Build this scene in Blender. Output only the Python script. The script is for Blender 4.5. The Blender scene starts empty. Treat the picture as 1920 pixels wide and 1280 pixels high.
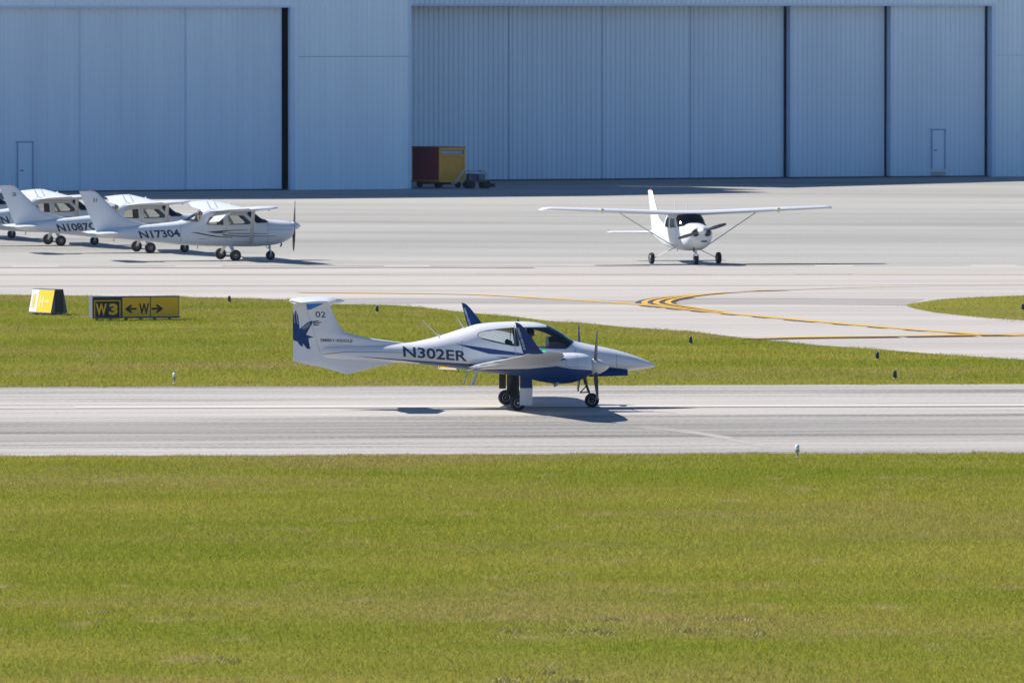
import bpy, bmesh, math, random
import numpy as np
from mathutils import Vector, Matrix
R = math.radians
random.seed(7); rng = np.random.default_rng(11)
sc = bpy.context.scene

# ------------------------------------------------------------------ camera
CAM_H, F_PX, HORIZON = 9.35, 16500.0, 20.0
PITCH = math.atan((640 - HORIZON) / F_PX)
cam = bpy.data.cameras.new('camera'); cam.sensor_width = 36; cam.lens = F_PX * 36 / 1920
cam.clip_start = 1; cam.clip_end = 8000
cam.dof.use_dof = True; cam.dof.focus_distance = 207; cam.dof.aperture_fstop = 7.1
camo = bpy.data.objects.new('camera', cam); sc.collection.objects.link(camo)
camo.location = (0, 0, CAM_H); camo.rotation_euler = (math.pi / 2 - PITCH, 0, 0)
sc.camera = camo
# ------------------------------------------------------------------ sky, sun, exposure
SUN_EL, SUN_AZ = math.atan(1 / math.hypot(1.0, .45)), math.atan2(-1.0, .45)
w = bpy.data.worlds.new("World"); sc.world = w; w.use_nodes = True
sky = w.node_tree.nodes.new('ShaderNodeTexSky'); sky.sky_type = 'NISHITA'; sky.sun_disc = False
sky.sun_elevation = SUN_EL; sky.sun_rotation = SUN_AZ; sky.ozone_density = 3.5; sky.dust_density = .3
wb = w.node_tree.nodes.new('ShaderNodeMix'); wb.data_type = 'RGBA'; wb.blend_type = 'MULTIPLY'; wb.inputs[0].default_value = 1; wb.inputs[7].default_value = (.66, .90, 1.18, 1)
w.node_tree.links.new(sky.outputs[0], wb.inputs[6]); w.node_tree.links.new(wb.outputs[2], w.node_tree.nodes['Background'].inputs[0])
w.node_tree.nodes['Background'].inputs[1].default_value = .055
sl = bpy.data.lights.new('sun', 'SUN'); sl.energy = 4.6; sl.angle = R(.53); sl.color = (1, .935, .845)
so = bpy.data.objects.new('sun', sl); sc.collection.objects.link(so)
so.rotation_euler = Vector((1.0, -.45, -1)).to_track_quat('-Z', 'Y').to_euler(); so.location = (-40, 20, 60)
sc.view_settings.view_transform = 'Standard'; sc.view_settings.look = 'None'
sc.view_settings.exposure = .92; sc.view_settings.gamma = 1
sc.cycles.transparent_max_bounces = 16

# ------------------------------------------------------------------ helpers
def at(px, py, z=0.0):
    """photo pixel -> point of the plane z"""
    cx, cy = (px - 960) / F_PX, (640 - py) / F_PX
    c, s = math.cos(PITCH), math.sin(PITCH)
    d = Vector((cx, c + cy * s, -s + cy * c))
    return Vector((0, 0, CAM_H)) + d * ((z - CAM_H) / d.z)

def tag(o, label=None, cat=None, group=None, kind=None):
    if label: o['label'] = label
    if cat: o['category'] = cat
    if group: o['group'] = group
    if kind: o['kind'] = kind
    return o

def empty(name, loc, rz=0):
    o = bpy.data.objects.new(name, None); sc.collection.objects.link(o)
    o.location = loc; o.rotation_euler = (0, 0, rz); o.empty_display_size = .3
    return o

def build(name, bm, mats, parent=None, sharp=None, recalc=True):
    if recalc: bmesh.ops.recalc_face_normals(bm, faces=bm.faces[:])
    me = bpy.data.meshes.new(name); bm.to_mesh(me); bm.free()
    for m in (mats if isinstance(mats, (list, tuple)) else [mats]): me.materials.append(m)
    if sharp:
        me.polygons.foreach_set('use_smooth', [True] * len(me.polygons)); me.set_sharp_from_angle(angle=R(sharp))
    o = bpy.data.objects.new(name, me); sc.collection.objects.link(o)
    if parent: o.parent = parent
    return o

def kids(o): return [c for c in bpy.data.objects if c.parent == o]
def copy_tree(o, parent=None, skip=()):
    c = o.copy(); sc.collection.objects.link(c)
    if parent: c.parent = parent
    for k in kids(o):
        if k.name.split('.')[0] not in skip: copy_tree(k, c, skip)
    return c

def box(bm, c, s, rot=None, mi=0):
    m = Matrix.Translation(c) @ (rot.to_4x4() if rot else Matrix()) @ Matrix.Diagonal((*s, 1))
    r = bmesh.ops.create_cube(bm, size=1, matrix=m)
    for f in {f for v in r['verts'] for f in v.link_faces}: f.material_index = mi

def tube(bm, pts, r, n=8, mi=0):
    pts = [Vector(p) for p in pts]; rs = r if isinstance(r, (list, tuple)) else [r] * len(pts)
    rings = []
    for i, p in enumerate(pts):
        d = (pts[min(i + 1, len(pts) - 1)] - pts[max(i - 1, 0)]).normalized()
        a = d.orthogonal().normalized() if i == 0 else (a - d * a.dot(d)).normalized()
        b = d.cross(a)
        rings.append([bm.verts.new(p + (a * math.cos(t) + b * math.sin(t)) * rs[i]) for t in [k * 2 * math.pi / n for k in range(n)]])
    skin(bm, rings, mi)

def skin(bm, rings, mi=0, caps=True):
    n = len(rings[0])
    for a, b in zip(rings, rings[1:]):
        for k in range(n):
            bm.faces.new((a[k], a[(k + 1) % n], b[(k + 1) % n], b[k])).material_index = mi
    if caps:
        bm.faces.new(rings[0]).material_index = mi; bm.faces.new(rings[-1]).material_index = mi

def lathe(bm, prof, c, axis='z', n=24, mi=0):
    """prof: (radius, height) pairs"""
    rings = []
    for r, h in prof:
        ring = []
        for k in range(n):
            a = 2 * math.pi * k / n; x, y = r * math.cos(a), r * math.sin(a)
            p = {'z': (x, y, h), 'y': (x, h, y), 'x': (h, x, y)}[axis]
            ring.append(bm.verts.new(Vector(c) + Vector(p)))
        rings.append(ring)
    skin(bm, rings, mi)

def foil(bm, secs, n=9, mi=0):
    """secs: (leading edge, trailing edge, thickness, up)"""
    rings = []
    for le, te, t, up in secs:
        le, te, up = Vector(le), Vector(te), Vector(up)
        cs = [.5 * (1 - math.cos(math.pi * k / n)) for k in range(n + 1)]
        yt = lambda c: t * 5 * (.2969 * math.sqrt(c) - .126 * c - .3516 * c * c + .2843 * c ** 3 - .1015 * c ** 4) + .002
        ring = [le.lerp(te, c) + up * yt(c) * 1.15 for c in reversed(cs)] + [le.lerp(te, c) - up * yt(c) * .85 for c in cs[1:]]
        rings.append([bm.verts.new(p) for p in ring])
    skin(bm, rings, mi)
    return rings

def pchip(xs, ys, x):
    xs, ys = np.asarray(xs, float), np.asarray(ys, float); h = np.diff(xs); d = np.diff(ys) / h
    m = np.zeros(len(xs)); m[0], m[-1] = d[0], d[-1]
    for i in range(1, len(xs) - 1):
        if d[i - 1] * d[i] > 0:
            w1, w2 = 2 * h[i] + h[i - 1], h[i] + 2 * h[i - 1]; m[i] = (w1 + w2) / (w1 / d[i - 1] + w2 / d[i])
    i = int(np.clip(np.searchsorted(xs, x) - 1, 0, len(h) - 1)); t = (x - xs[i]) / h[i]; t = min(max(t, 0), 1)
    return ys[i] * (1 + 2 * t) * (1 - t) ** 2 + m[i] * h[i] * t * (1 - t) ** 2 + ys[i + 1] * t * t * (3 - 2 * t) + m[i + 1] * h[i] * t * t * (t - 1)

class Hull:
    """a body of superellipse sections along x: rows (x, top, bottom, half width, exponent, height of greatest width 0..1)"""
    def __init__(s, rows): s.rows = sorted(rows); s.c = list(zip(*s.rows))
    def sec(s, x): return [pchip(s.c[0], s.c[k], x) for k in range(1, 6)]
    def surf(s, x, z):
        zt, zb, hw, e, f = s.sec(x); zw = zb + (zt - zb) * f
        q = (z - zw) / (zt - zw) if z > zw else (zw - z) / (zw - zb)
        return hw * max(0, 1 - min(1, abs(q)) ** e) ** (1 / e)
    def mesh(s, bm, nx, na, yc=0):
        rings = []; x0, x1 = s.c[0][0], s.c[0][-1]
        xs = sorted(set([x0 + (x1 - x0) * k / nx for k in range(nx + 1)] + [x0 + .01, x1 - .012, x1 - .035]))
        for x in xs:
            zt, zb, hw, e, f = s.sec(x); zw = zb + (zt - zb) * f; ring = []
            for k in range(na):
                a = 2 * math.pi * (k + .5) / na; ca, sa = math.cos(a), math.sin(a)
                y = hw * math.copysign(abs(ca) ** (2 / e), ca); q = math.copysign(abs(sa) ** (2 / e), sa)
                ring.append(bm.verts.new((x, yc + y, zw + q * ((zt - zw) if q > 0 else (zw - zb)))))
            rings.append(ring)
        skin(bm, rings)

def inside(p, poly):
    r = False; x, y = p
    for (x0, y0), (x1, y1) in zip(poly, poly[1:] + poly[:1]):
        if (y0 > y) != (y1 > y) and x < (x1 - x0) * (y - y0) / (y1 - y0) + x0: r = not r
    return r

def cut(bm, poly, side=None, yc=0):
    """split the faces along a polygon drawn in x,z; returns the faces inside it. side: -1 / +1 keeps y below / above yc"""
    u0, u1 = min(p[0] for p in poly) - .01, max(p[0] for p in poly) + .01
    z0, z1 = min(p[1] for p in poly) - .01, max(p[1] for p in poly) + .01
    def region():
        out = []
        for f in bm.faces:
            xs = [v.co.x for v in f.verts]
            if max(xs) < u0 or min(xs) > u1: continue
            zs = [v.co.z for v in f.verts]
            if max(zs) < z0 or min(zs) > z1: continue
            if side and (sum(v.co.y for v in f.verts) / len(f.verts) - yc) * side < 0: continue
            out.append(f)
        return out
    for (x0, y0), (x1, y1) in zip(poly, poly[1:] + poly[:1]):
        fs = region(); g = list({e for f in fs for e in f.edges}) + list({v for f in fs for v in f.verts}) + fs
        bmesh.ops.bisect_plane(bm, geom=g, dist=1e-5, plane_co=(x0, 0, y0), plane_no=(y1 - y0, 0, -(x1 - x0)))
    return [f for f in region() if inside((f.calc_center_median().x, f.calc_center_median().z), poly)]

def take(bm, faces):
    """lift faces out into a mesh of their own"""
    nb = bmesh.new(); vm = {}
    for f in faces:
        nb.faces.new([vm.setdefault(v, None) or vm.__setitem__(v, nb.verts.new(v.co)) or vm[v] for v in f.verts])
    bmesh.ops.delete(bm, geom=faces, context='FACES')
    return nb

def flat_poly(poly):
    bm = bmesh.new(); f = bm.faces.new([bm.verts.new((x, 0, z)) for x, z in poly]); bmesh.ops.triangulate(bm, faces=[f]); return bm

def strip(a, b, wd): 
    d = np.array(b) - np.array(a); n = np.array((-d[1], d[0])) / np.hypot(*d) * wd / 2; a, b = np.array(a), np.array(b)
    return [tuple(a + n), tuple(b + n), tuple(b - n), tuple(a - n)]

def text_bm(body, bold=0.0):
    cu = bpy.data.curves.new('t', 'FONT'); cu.body = body; cu.offset = bold; cu.resolution_u = 3
    o = bpy.data.objects.new('t', cu); sc.collection.objects.link(o); bpy.context.view_layer.update()
    me = bpy.data.meshes.new_from_object(o.evaluated_get(bpy.context.evaluated_depsgraph_get()))
    bm = bmesh.new(); bm.from_mesh(me); bpy.data.objects.remove(o); bpy.data.curves.remove(cu); bpy.data.meshes.remove(me)
    x0, x1 = min(v.co.x for v in bm.verts), max(v.co.x for v in bm.verts)
    y0, y1 = min(v.co.y for v in bm.verts), max(v.co.y for v in bm.verts)
    for v in bm.verts: v.co = ((v.co.x - x0) / (x1 - x0), 0, (v.co.y - y0) / (y1 - y0))
    return bm

def quad_fit(bm, bl, br, tl):
    """map the unit square x,z onto a parallelogram in x,z"""
    for v in bm.verts:
        a, b = v.co.x, v.co.z
        v.co = (bl[0] + a * (br[0] - bl[0]) + b * (tl[0] - bl[0]), 0, bl[1] + a * (br[1] - bl[1]) + b * (tl[1] - bl[1]))
    return bm

def drape(bm, fn, side, off=.004, step=.05):
    """lay a flat x,z mesh on the surface y = side*fn(x,z)"""
    for ax in (0, 2):
        lo, hi = min(v.co[ax] for v in bm.verts), max(v.co[ax] for v in bm.verts)
        k = math.ceil(lo / step) * step
        while k < hi:
            co = [0, 0, 0]; co[ax] = k; no = [0, 0, 0]; no[ax] = 1
            bmesh.ops.bisect_plane(bm, geom=bm.verts[:] + bm.edges[:] + bm.faces[:], dist=1e-6, plane_co=co, plane_no=no); k += step
    for v in bm.verts: v.co.y = side * (fn(v.co.x, v.co.z) + off)
    return bm

def merge(a, b):
    me = bpy.data.meshes.new('m'); b.to_mesh(me); b.free(); a.from_mesh(me); bpy.data.meshes.remove(me); return a

# ------------------------------------------------------------------ materials
def mat(name, col, rough=.5, metal=0, spec=.5, coat=0, var=0, vscale=3, bump=0, run=None):
    m = bpy.data.materials.new(name); m.use_nodes = True; nt = m.node_tree; b = nt.nodes['Principled BSDF']
    b.inputs['Base Color'].default_value = (*col, 1); b.inputs['Roughness'].default_value = rough
    b.inputs['Metallic'].default_value = metal; b.inputs['Specular IOR Level'].default_value = spec; b.inputs['Coat Weight'].default_value = coat
    if var or bump:
        tc = nt.nodes.new('ShaderNodeTexCoord'); n = nt.nodes.new('ShaderNodeTexNoise'); n.inputs['Scale'].default_value = vscale; n.inputs['Detail'].default_value = 5
        mp = nt.nodes.new('ShaderNodeMapping'); mp.inputs['Scale'].default_value = run or (1, 1, 1)
        nt.links.new(tc.outputs['Object'], mp.inputs[0]); nt.links.new(mp.outputs[0], n.inputs['Vector'])
        mx = nt.nodes.new('ShaderNodeMix'); mx.data_type = 'RGBA'
        mx.inputs[6].default_value = (*[c * (1 - var) for c in col], 1); mx.inputs[7].default_value = (*[min(1, c * (1 + var)) for c in col], 1)
        nt.links.new(n.outputs['Fac'], mx.inputs[0]); nt.links.new(mx.outputs[2], b.inputs['Base Color'])
        if bump:
            bp = nt.nodes.new('ShaderNodeBump'); bp.inputs['Distance'].default_value = bump; nt.links.new(n.outputs['Fac'], bp.inputs['Height']); nt.links.new(bp.outputs[0], b.inputs['Normal'])
    return m

def glass(name, tint, through):
    m = bpy.data.materials.new(name); m.use_nodes = True; nt = m.node_tree; nt.nodes.remove(nt.nodes['Principled BSDF'])
    t = nt.nodes.new('ShaderNodeBsdfTransparent'); t.inputs[0].default_value = (*tint, 1)
    g = nt.nodes.new('ShaderNodeBsdfGlossy'); g.inputs['Roughness'].default_value = .05
    f = nt.nodes.new('ShaderNodeFresnel'); f.inputs[0].default_value = 1.5
    mx = nt.nodes.new('ShaderNodeMixShader'); nt.links.new(f.outputs[0], mx.inputs[0]); nt.links.new(t.outputs[0], mx.inputs[1]); nt.links.new(g.outputs[0], mx.inputs[2])
    nt.links.new(mx.outputs[0], nt.nodes['Material Output'].inputs[0]); return m

def streaks(name, cols, rot, sx, sy, blotch=.3, rough=.85, fine=.12, bands=None):
    """pavement: noise drawn out along the direction of travel, plus blotches and grain"""
    m = bpy.data.materials.new(name); m.use_nodes = True; nt = m.node_tree; N = nt.nodes.new; L = nt.links.new; b = nt.nodes['Principled BSDF']
    b.inputs['Roughness'].default_value = rough; b.inputs['Specular IOR Level'].default_value = .25
    geo = N('ShaderNodeNewGeometry')
    def noise(scale, detail, rot=0.0, rg=.55):
        mp = N('ShaderNodeMapping'); mp.vector_type = 'TEXTURE'; mp.inputs['Rotation'].default_value = (0, 0, rot); mp.inputs['Scale'].default_value = (1 / scale[0], 1 / scale[1], 1)
        L(geo.outputs['Position'], mp.inputs[0]); n = N('ShaderNodeTexNoise'); n.inputs['Scale'].default_value = 1; n.inputs['Detail'].default_value = detail; n.inputs['Roughness'].default_value = rg
        L(mp.outputs[0], n.inputs['Vector']); return n.outputs['Fac']
    a = noise((sx, sy), 7, rot, .62); c = noise((sx * .5, sy * .22), 5, rot); g = noise((9, 2.5), 3, rot)
    def mth(op, x, y):
        k = N('ShaderNodeMath'); k.operation = op
        for i, v in enumerate((x, y)):
            if isinstance(v, float): k.inputs[i].default_value = v
            else: L(v, k.inputs[i])
        return k.outputs[0]
    v = mth('ADD', mth('MULTIPLY', a, 1.0 - blotch), mth('MULTIPLY', c, blotch))
    v = mth('ADD', v, mth('MULTIPLY', mth('SUBTRACT', g, .5), fine))
    r = N('ShaderNodeValToRGB'); L(v, r.inputs[0]); e = r.color_ramp.elements
    e[0].position, e[0].color = .36, (*cols[0], 1); e[1].position, e[1].color = .63, (*cols[-1], 1)
    for i, col in enumerate(cols[1:-1]): e.new(.36 + .27 * (i + 1) / (len(cols) - 1)).color = (*col, 1)
    L(r.outputs[0], b.inputs['Base Color'])
    if bands:                                                      # wear across the width of the runway
        mp = N('ShaderNodeMapping'); mp.vector_type = 'TEXTURE'; mp.inputs['Rotation'].default_value = (0, 0, rot); L(geo.outputs['Position'], mp.inputs[0])
        sp = N('ShaderNodeSeparateXYZ'); L(mp.outputs[0], sp.inputs[0]); u = mth('MULTIPLY', mth('SUBTRACT', sp.outputs[1], float(bands[0])), 1.0 / bands[1])
        u = mth('ADD', u, mth('MULTIPLY', mth('SUBTRACT', c, .5), .12))
        q = N('ShaderNodeValToRGB'); L(u, q.inputs[0]); q.color_ramp.interpolation = 'EASE'; el = q.color_ramp.elements; el[0].position, el[0].color = 0, (bands[2][0][1],) * 3 + (1,); el[1].position, el[1].color = 1, (bands[2][-1][1],) * 3 + (1,)
        for p_, k_ in bands[2][1:-1]: el.new(p_).color = (k_, k_, k_, 1)
        mu = N('ShaderNodeMix'); mu.data_type = 'RGBA'; mu.blend_type = 'MULTIPLY'; mu.inputs[0].default_value = 1; L(r.outputs[0], mu.inputs[6]); L(q.outputs[0], mu.inputs[7]); L(mu.outputs[2], b.inputs['Base Color'])
    bp = N('ShaderNodeBump'); bp.inputs['Distance'].default_value = .004; L(g, bp.inputs['Height']); L(bp.outputs[0], b.inputs['Normal'])
    return m

def grass_mat(name, blades):
    m = bpy.data.materials.new(name); m.use_nodes = True; nt = m.node_tree; N = nt.nodes.new; L = nt.links.new
    nt.nodes.remove(nt.nodes['Principled BSDF']); geo = N('ShaderNodeNewGeometry')
    def noise(sx, sy, d, lo, hi, seed=0):
        mp = N('ShaderNodeMapping'); mp.inputs['Scale'].default_value = (sx, sy, 1); mp.inputs['Rotation'].default_value = (0, 0, R(-4.5)); mp.inputs['Location'].default_value = (seed, seed * 2, 0)
        L(geo.outputs['Position'], mp.inputs[0]); n = N('ShaderNodeTexNoise'); n.inputs['Scale'].default_value = 1; n.inputs['Detail'].default_value = d; L(mp.outputs[0], n.inputs['Vector'])
        r = N('ShaderNodeMapRange'); r.inputs[1].default_value = lo; r.inputs[2].default_value = hi; L(n.outputs['Fac'], r.inputs[0]); return r.outputs[0]
    def mix(f, a, b):
        x = N('ShaderNodeMix'); x.data_type = 'RGBA'
        if isinstance(f, float): x.inputs[0].default_value = f
        else: L(f, x.inputs[0])
        for i, c in ((6, a), (7, b)):
            if isinstance(c, tuple): x.inputs[i].default_value = (*c, 1)
            else: L(c, x.inputs[i])
        return x.outputs[2]
    base = mix(noise(.07, .13, 6, .34, .66), GR['a'], GR['b'])
    base = mix(noise(.10, .14, 6, .47, .68, 7), base, GR['dry'])
    base = mix(noise(.05, .16, 5, .46, .66, 19), base, GR['lush'])
    base = mix(noise(.7, .5, 6, .60, .73, 31), base, GR['tan'])
    if blades:
        at_ = N('ShaderNodeAttribute'); at_.attribute_name = 'tint'
        mul = N('ShaderNodeMix'); mul.data_type = 'RGBA'; mul.blend_type = 'MULTIPLY'; mul.inputs[0].default_value = 1
        L(base, mul.inputs[6]); L(at_.outputs['Color'], mul.inputs[7]); base = mul.outputs[2]
    else:
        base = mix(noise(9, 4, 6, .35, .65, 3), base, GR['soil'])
        hs = N('ShaderNodeHueSaturation'); hs.inputs['Value'].default_value = .66; L(base, hs.inputs['Color']); base = hs.outputs[0]   # darker value paints in the shade blades cast on each other
    d = N('ShaderNodeBsdfDiffuse'); L(base, d.inputs[0])
    t = N('ShaderNodeBsdfTranslucent'); L(base, t.inputs[0])
    s = N('ShaderNodeMixShader'); s.inputs[0].default_value = .35 if blades else 0; L(d.outputs[0], s.inputs[1]); L(t.outputs[0], s.inputs[2])
    L(s.outputs[0], nt.nodes['Material Output'].inputs[0]); return m

GR = dict(a=(.268, .290, .036), b=(.345, .335, .062), dry=(.335, .290, .098), lush=(.225, .275, .027), tan=(.40, .33, .16), soil=(.20, .19, .05))
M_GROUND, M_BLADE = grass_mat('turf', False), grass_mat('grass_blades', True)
YAW = R(5.5); RWY = R(4.6); HY = R(25)
M_RWY = streaks('runway_concrete', [(.125, .118, .11), (.315, .298, .276), (.40, .376, .345)], RWY, .045, .75, .35, fine=.17, bands=(183.9, 36.0, [(0, .80), (.035, .98), (.10, 1.02), (.17, .98), (.24, .78), (.36, .74), (.44, .86), (.52, 1.06), (.62, 1.10), (.76, 1.08), (.88, .98), (1, .92)]))
M_TAXI = streaks('taxiway_concrete', [(.27, .254, .235), (.37, .347, .318), (.43, .402, .37)], R(3), .02, .22, .4)
M_APRON = streaks('apron_asphalt', [(.225, .221, .204), (.298, .292, .27), (.35, .342, .316)], R(-9), .02, .10, .4, fine=.25)
M_BAND = streaks('weathered_asphalt', [(.22, .205, .19), (.265, .247, .23), (.305, .284, .265)], R(2), .04, .4, .3)
M_CRACK = streaks('broken_asphalt_edge', [(.12, .115, .105), (.19, .18, .168), (.27, .255, .24)], R(0), .25, .8, .3)
M_WHITE = mat('white_paint', (.61, .63, .655), .35, coat=.2, var=.03, vscale=4)
M_WHITE2 = mat('white_enamel', (.61, .635, .665), .4, coat=.15, var=.03, vscale=4)
M_BLUE = mat('navy_paint', (.006, .040, .16), .45, spec=.3, coat=.05, var=.06, vscale=5)
M_LBLUE = mat('bright_blue_paint', (.01, .16, .55), .35)
M_INK = mat('dark_navy_lettering', (.016, .034, .075), .45)
M_STRIPE = mat('slate_stripe', (.035, .045, .06), .4)
M_GOLD = mat('tan_stripe', (.33, .22, .13), .4)
M_GREY = mat('grey_decal', (.42, .45, .5), .5)
M_RUBBER = mat('tyre_rubber', (.018, .018, .02), .75, var=.2, vscale=12)
M_METAL = mat('bare_metal', (.42, .43, .45), .35, metal=.8)
M_DARK = mat('dark_metal', (.03, .032, .036), .5)
M_BLADE_P = mat('propeller_blade', (.10, .103, .112), .4)
M_SPIN = mat('spinner_cream', (.68, .62, .55), .3, coat=.3)
M_SEAT = mat('seat_fabric', (.05, .052, .058), .85)
M_TRIM = mat('beige_cabin_trim', (.42, .36, .30), .8)
M_GLASS = glass('canopy_glass', (.95, .96, .96), .8)
M_GLASSD = glass('tinted_glass', (.70, .72, .70), .5)
M_FRAME = mat('window_rubber', (.11, .13, .15), .5)
M_GREEN = mat('green_lens', (.02, .6, .12), .2); 
gn = M_GREEN.node_tree.nodes['Principled BSDF']; gn.inputs['Emission Color'].default_value = (.05, 1, .2, 1); gn.inputs['Emission Strength'].default_value = .4
M_RED = mat('red_lens', (.6, .03, .02), .3)
M_LAMP = mat('landing_lamp', (.8, .78, .5), .15)
M_YEL = mat('yellow_marking', (.52, .31, .04), .7, var=.14, vscale=2)
M_BLK = mat('black_marking', (.035, .037, .04), .8, var=.3, vscale=3)
M_LINE = mat('white_marking', (.50, .48, .45), .7, var=.08, vscale=.6)
M_FADE = mat('faded_yellow_marking', (.40, .33, .20), .8, var=.15, vscale=.5)
M_SKIN = mat('skin', (.36, .19, .13), .6); M_SHIRT = mat('dark_shirt', (.02, .025, .045), .9); M_HAIR = mat('dark_hair', (.02, .015, .012), .8)

# ------------------------------------------------------------------ ground and pavement
def sheet(name, pts, z, m, sub=None):
    bm = bmesh.new(); f = bm.faces.new([bm.verts.new((p[0], p[1], z)) for p in pts])
    bmesh.ops.triangulate(bm, faces=[f]); o = build(name, bm, m); 
    if o.data.polygons[0].normal.z < 0: o.data.flip_normals()
    return tag(o, kind='structure')

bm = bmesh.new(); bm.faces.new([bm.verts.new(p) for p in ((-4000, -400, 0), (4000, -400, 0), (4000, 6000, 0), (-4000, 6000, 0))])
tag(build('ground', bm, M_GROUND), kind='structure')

def line_pts(p, q, x0, x1):
    """straight ground line through two photo points, run out to the given world x"""
    a, b = at(*p), at(*q); d = (b - a) / (b.x - a.x); return a + d * (x0 - a.x), a + d * (x1 - a.x)
r0, r1 = line_pts((0, 726), (1920, 720), -220, 220); q0, q1 = line_pts((0, 855.5), (1920, 849.5), -220, 220)
RUNWAY = [r0, r1, q1, q0]; sheet('runway', RUNWAY, .004, M_RWY)
apron_l, apron_r = line_pts((0, 498), (1920, 497), -300, 300)
sheet('apron', [apron_l, apron_r, Vector((300, 700, 0)), Vector((-300, 700, 0))], .004, M_APRON)
GREDGE = [at(*p) for p in ((0, 553), (340, 557), (540, 562), (627, 571), (725, 572), (784, 576), (835, 582), (894, 588), (972, 595), (1033, 603), (1083, 605), (1165, 613), (1295, 622), (1411, 636), (1527, 647), (1642, 655), (1758, 664.5), (1920, 675))]
far_l = GREDGE[0] + (GREDGE[0] - GREDGE[1]).normalized() * 250
far_r = GREDGE[-1] + Vector((60, -28, 0))
TAXI = [apron_l, apron_r, Vector((300, far_r.y - 30, 0)), far_r] + GREDGE[::-1] + [far_l]
sheet('taxiway', TAXI, .008, M_TAXI)
BAND = [at(*p) for p in ((540, 562), (700, 559.5), (1020, 560.5), (1215, 565), (1300, 559.5), (1480, 559), (1735, 561), (1698, 573), (1500, 571), (1230, 571), (1000, 570), (850, 569.5), (640, 571.3), (627, 571))]
sheet('taxiway_shoulder', BAND, .012, M_BAND)
ISLE = [at(*p) for p in ((1698, 573), (1712, 569.5), (1735, 566), (1768, 561.5), (1830, 558), (1920, 555))] + [Vector((150, 292, 0)), Vector((150, 215, 0))] + [at(*p) for p in ((1960, 606), (1920, 601), (1850, 596), (1797, 591), (1750, 586), (1715, 579))]
sheet('grass_island', ISLE, .016, M_GROUND)

def ribbon(name, px, width, z, m, ext=0, kind='structure', closed=False):
    P = [at(*p) for p in px]; pts = []
    for i in range(len(P) - 1):                                   # smooth curve through the points
        p0, p1, p2, p3 = P[max(i - 1, 0)], P[i], P[i + 1], P[min(i + 2, len(P) - 1)]
        for k in range(8):
            t = k / 8; pts.append(.5 * ((2 * p1) + (p2 - p0) * t + (2 * p0 - 5 * p1 + 4 * p2 - p3) * t * t + (3 * p1 - p0 - 3 * p2 + p3) * t ** 3))
    pts.append(P[-1]); bm = bmesh.new(); prev = None
    for i, p in enumerate(pts):
        d = (pts[min(i + 1, len(pts) - 1)] - pts[max(i - 1, 0)]).normalized(); n = Vector((-d.y, d.x, 0)) * width / 2
        cur = (bm.verts.new((p.x + n.x, p.y + n.y, z)), bm.verts.new((p.x - n.x, p.y - n.y, z)))
        if prev: bm.faces.new((prev[0], prev[1], cur[1], cur[0]))
        prev = cur
    return tag(build(name, bm, m), kind=kind)

def dash_ribbon(name, px, width, z, m, on, off):
    """same as ribbon with gaps: the black dashes laid beside the yellow line"""
    P = [at(*p) for p in px]; bm = bmesh.new(); s = 0
    for a, b in zip(P, P[1:]):
        L = (b - a).length; d = (b - a) / L; n = Vector((-d.y, d.x, 0)) * width / 2; k = 0
        while k < L:
            p, q = a + d * k, a + d * min(L, k + on)
            bm.faces.new([bm.verts.new((v.x, v.y, z)) for v in (p + n, p - n, q - n, q + n)]); k += on + off
    return tag(build(name, bm, m), kind='structure')

L1 = [(560, 549), (860, 552.5), (1020, 560), (1205, 572), (1300, 582), (1500, 600.5), (1700, 617.5), (1840, 627), (1990, 632)]
ribbon('taxi_line', L1, .50, .022, M_YEL)
dash_ribbon('taxi_line_edge', [(x, y + 2.0) for x, y in L1[3:]], .32, .019, M_BLK, 1.2, 1.5)
L3 = [(1404, 635.6), (1470, 633.8), (1550, 632.6), (1700, 630.8), (1840, 628.5), (1990, 627)]
ribbon('taxi_line', L3, .75, .026, M_YEL); dash_ribbon('taxi_line_edge', [(x, y + 2.4) for x, y in L3], .45, .020, M_BLK, 2.2, 2.0)
for k, off in enumerate((0, 22, 44)):
    c = [(1312 + off, 584 + off * .05), (1250 + off, 577.5), (1211 + off, 571), (1214 + off, 564.5), (1245 + off * .9, 558.8), (1290 + off * .6, 554.3), (1345 + off * .3, 550.5), (1411, 547.2 - .15 * off / 36), (1480, 545.5)]
    ribbon('lead_in_line', c, .20, .030 + .004 * k, M_YEL)
    ribbon('lead_in_line_border', [(x - 11, y + .1) for x, y in c[1:6]], .22, .017, M_BLK)
ribbon('lead_in_line_border', [(x + 55, y) for x, y in [(1250, 577.5), (1211, 571), (1214, 564.5), (1245, 559)]], .16, .017, M_BLK)
ribbon('taxi_centreline', [(-300, 537), (400, 536.5), (960, 536.4), (1480, 536), (1920, 533.5), (2300, 532)], .22, .014, M_FADE)
ribbon('taxi_centreline', [(1411, 547.2), (1600, 540), (1760, 537), (1930, 535)], .2, .018, M_FADE)
ribbon('apron_edge_line', [(-300, 516.5), (110, 516), (360, 516), (960, 516.4), (1600, 516), (2300, 515)], .3, .014, M_FADE)
ribbon('apron_edge_strip', [(-300, 501.5), (300, 500.8), (700, 501), (1200, 500), (1920, 499), (2300, 498.5)], 1.3, .013, M_TAXI)
ribbon('apron_joint', [(-300, 503), (200, 502.2), (480, 503.2), (760, 502), (1000, 502.8)], 1.0, .015, M_CRACK)
dash_ribbon('apron_joint', [(-200, 500.2), (500, 499.2), (1000, 499.4), (1600, 498.6), (2200, 498)], .5, .0155, M_CRACK, 4.3, 1.7)
dash_ribbon('apron_joint', [(-200, 515), (110, 514.6), (360, 514.8), (960, 515), (1600, 514.6)], .12, .0158, M_CRACK, 7, 3)
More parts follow.
